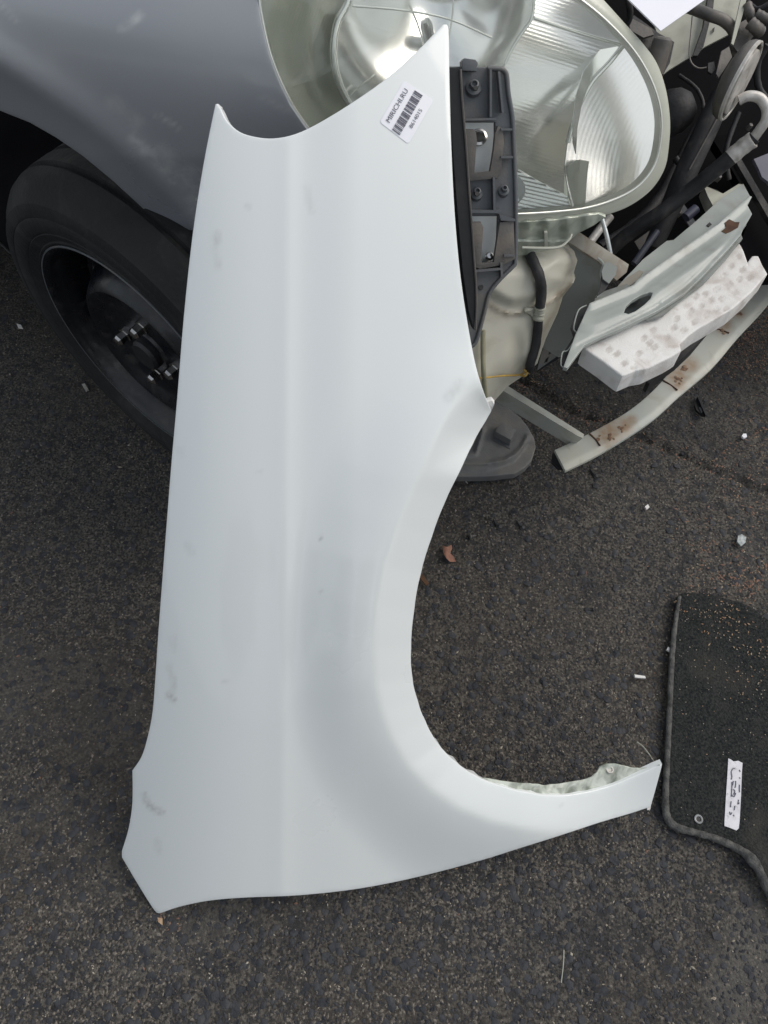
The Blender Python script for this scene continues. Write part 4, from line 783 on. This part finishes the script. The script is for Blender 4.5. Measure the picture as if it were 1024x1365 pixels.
# ------------------------------------------------------------ TREES across the yard, behind the viewer (they show in the headlight and the paint)
M['foliage'] = mat('foliage', (.035, .060, .022), (.075, .10, .04), rough=.7, scale=1.2)
M['bark'] = mat('bark', (.09, .07, .055), (.14, .115, .09), rough=.9, scale=8)
for k, (tx, ty, th_) in enumerate(((-6.5, -15.5, 6.5), (-.6, -18., 7.5), (5.4, -16., 6.2))):
    tr = root('tree', ('leftmost of the leafy trees behind the viewer', 'tallest leafy tree in the middle behind the viewer', 'rightmost and smallest of the leafy trees behind the viewer')[k], 'tree', (tx, ty, 0), group='trees behind the viewer')
    tube('trunk', [Vector((tx, ty, 0)), Vector((tx+.1, ty, th_*.3)), Vector((tx-.1, ty+.1, th_*.75))], [.2, .15, .06], M['bark'], tr, seg=10)
    n_ = 2600; q = rng.normal(0, 1, (n_, 3)); q /= np.linalg.norm(q, axis=1)[:, None]; rad = rng.uniform(.35, 1, n_)**.5*(1+.25*np.sin(q[:, 0]*5+k)*np.cos(q[:, 2]*6))
    c = np.array([tx, ty, th_*.62])+q*rad[:, None]*np.array([2.6, 2.3, th_*.38]); d1 = rng.normal(0, .16, (n_, 3)); d2 = rng.normal(0, .16, (n_, 3))
    v_ = np.stack([c-d1, c+d2, c+d1, c-d2], 1).reshape(-1, 3); mk('crown', v_, [(4*i_, 4*i_+1, 4*i_+2, 4*i_+3) for i_ in range(n_)], M['foliage'], tr)
# ------------------------------------------------------------ SMALL LITTER
def gp(x, y, h=0.): 
    p = V(x, y, z=0); p.z = float(gh(np.array([p.x]), np.array([p.y]))[0])+h; return p
lf = surf('dry_leaf', [(590, 727), (596, 729), (602, 726), (603, 731), (600, 737), (605, 742), (608, 749), (600, 749), (595, 744), (591, 737)], lambda x, y: level(.006)(x, y)-.004*np.sin((np.asarray(x)-590)*.3), M['leaf'], None, step=2.5, thick=.0006, smooth=60, label='curled reddish brown dry leaf on the asphalt inside the wheel arch cutout', cat='leaf', origin=tuple(V(597, 738, z=0)))
def screw(name, x, y, dx, dy, L_, r, m, label, cat):
    rt = root(name, label, cat, tuple(gp(x, y))); d = Vector((dx, dy, 0)).normalized(); p = gp(x, y, r*1.6)
    tube('shank', [p, p+d*L_*.5, p+d*L_], [r, r*.9, r*.35], m, rt, seg=10, ribs=(2.2, .16)); lathe('head', [(0, .0), (r*2.1, 0), (r*2.3, -.0015), (r*1.6, -.003), (0., -.0035)], p, d*-1, m, rt, seg=14)
screw('screw', 619, 636, .45, -.9, .013, .0016, M['alu'], 'pale tapered screw lying just below the undertray piece', 'screw')
screw('bolt', 626, 715, 1, .2, .012, .0028, M['plastic2'], 'short dull bolt lying a little right of the dry leaf', 'bolt')
screw('push_pin_clip', 792, 812, -1, -.05, .015, .0013, M['black'], 'small black T-shaped push clip on the asphalt near the middle right', 'clip')
def clipobj(name, x, y, sz, label, cat='clip', m='black'):
    rt = root(name, label, cat, tuple(gp(x, y)), group='black plastic clips scattered on the asphalt')
    lathe('clip_head', [(0, sz*.9), (sz*.5, sz*.8), (sz*.75, sz*.45), (sz, sz*.3), (sz, 0)], gp(x, y, .0005), (.3, -.2, .9), M[m], rt, seg=16)
    tube('clip_stem', [gp(x, y, sz*.4), gp(x-5, y-4, sz*.5), gp(x-8, y-9, sz*.5)], [sz*.5, sz*.4, sz*.2], M[m], rt, seg=8)
clipobj('plastic_clip', 666, 701, .0065, 'shiny black plastic clip with round head, right of the dull bolt')
clipobj('plastic_clip', 795, 633, .0060, 'black plastic clip just below the left end of the curved bar')
clipobj('plastic_clip', 697, 702, .0055, 'dull black clip lying right of the shiny round headed clip')
tb = root('trim_bracket', 'small black plastic trim bracket on the asphalt right of the curved bar', 'bracket', tuple(gp(933, 541)))
slab('bracket_plate', [(929, 530), (932, 529), (934, 536), (941, 549), (940, 554), (936, 553), (929, 547), (926, 540)], level(.008), M['black'], tb, ext=(0, 0, -.005)); slab('bracket_face', [(932, 543), (935, 542), (938, 548), (935, 550)], level(.010), M['plastic'], tb, ext=(0, 0, -.002))
slab('bracket_rib', [(930, 529), (933, 528), (943, 551), (941, 554)], level(.014), M['black'], tb, ext=(0, 0, -.006))
def shard(name, pts, h, m, label, cat, th=.004): return slab(name, pts, level(h), m, None, ext=(0, 0, -th), label=label, cat=cat, origin=tuple(V(*pts[0], z=0)))
shard('glass_shard', [(984, 714), (989, 712), (995, 716), (994, 723), (988, 728), (983, 722)], .008, M['glassb'], 'pale angular shard of clear plastic on the asphalt above the mat', 'shard')
shard('white_chip', [(860, 675), (864, 672), (866, 676), (862, 679)], .006, M['foam'], 'tiny white paint chip midway between the curved bar and the mat', 'chip')
shard('foam_bead', [(991, 578), (995, 578), (996, 582), (992, 584), (989, 581)], .007, M['label'], 'tiny round white foam bead below the right end of the curved bar', 'bead')
shard('pale_splinter', [(846, 899), (860, 901), (861, 904), (847, 903)], .006, M['foam'], 'thin whitish splinter lying on the asphalt left of the mat', 'splinter')
shard('paint_flake', [(891, 862), (896, 866), (894, 869), (889, 866)], .007, M['foam'], 'small pale flake right against the left edge of the mat', 'flake')
shard('bark_chip', [(558, 768), (562, 764), (572, 777), (568, 780)], .006, M['seam'], 'dark brown bark chip close to the white fender arch edge', 'bark chip')
shard('white_fleck', [(109, 512), (113, 511), (118, 519), (114, 521)], .006, M['alu'], 'pale metallic sliver on the dark asphalt under the wheel', 'sliver')
shard('stone_chip', [(22, 431), (28, 433), (30, 437), (24, 436)], .006, M['foam'], 'small white stone chip on the dark asphalt left of the wheel', 'stone')
shard('orange_chip', [(210, 1223), (216, 1224), (216, 1233), (211, 1229)], .006, M['needle'], 'orange bark fragment just below the bottom corner of the white fender', 'bark chip')
tube('thin_stem', [gp(752, 1266, .003), gp(751, 1285, .005), gp(749, 1310, .002)], .0007, M['beige'], None, seg=5, label='thin dry stem standing out on the asphalt near the bottom edge', cat='stem', origin=tuple(gp(752, 1266)))
print('ZMIN', zmin)
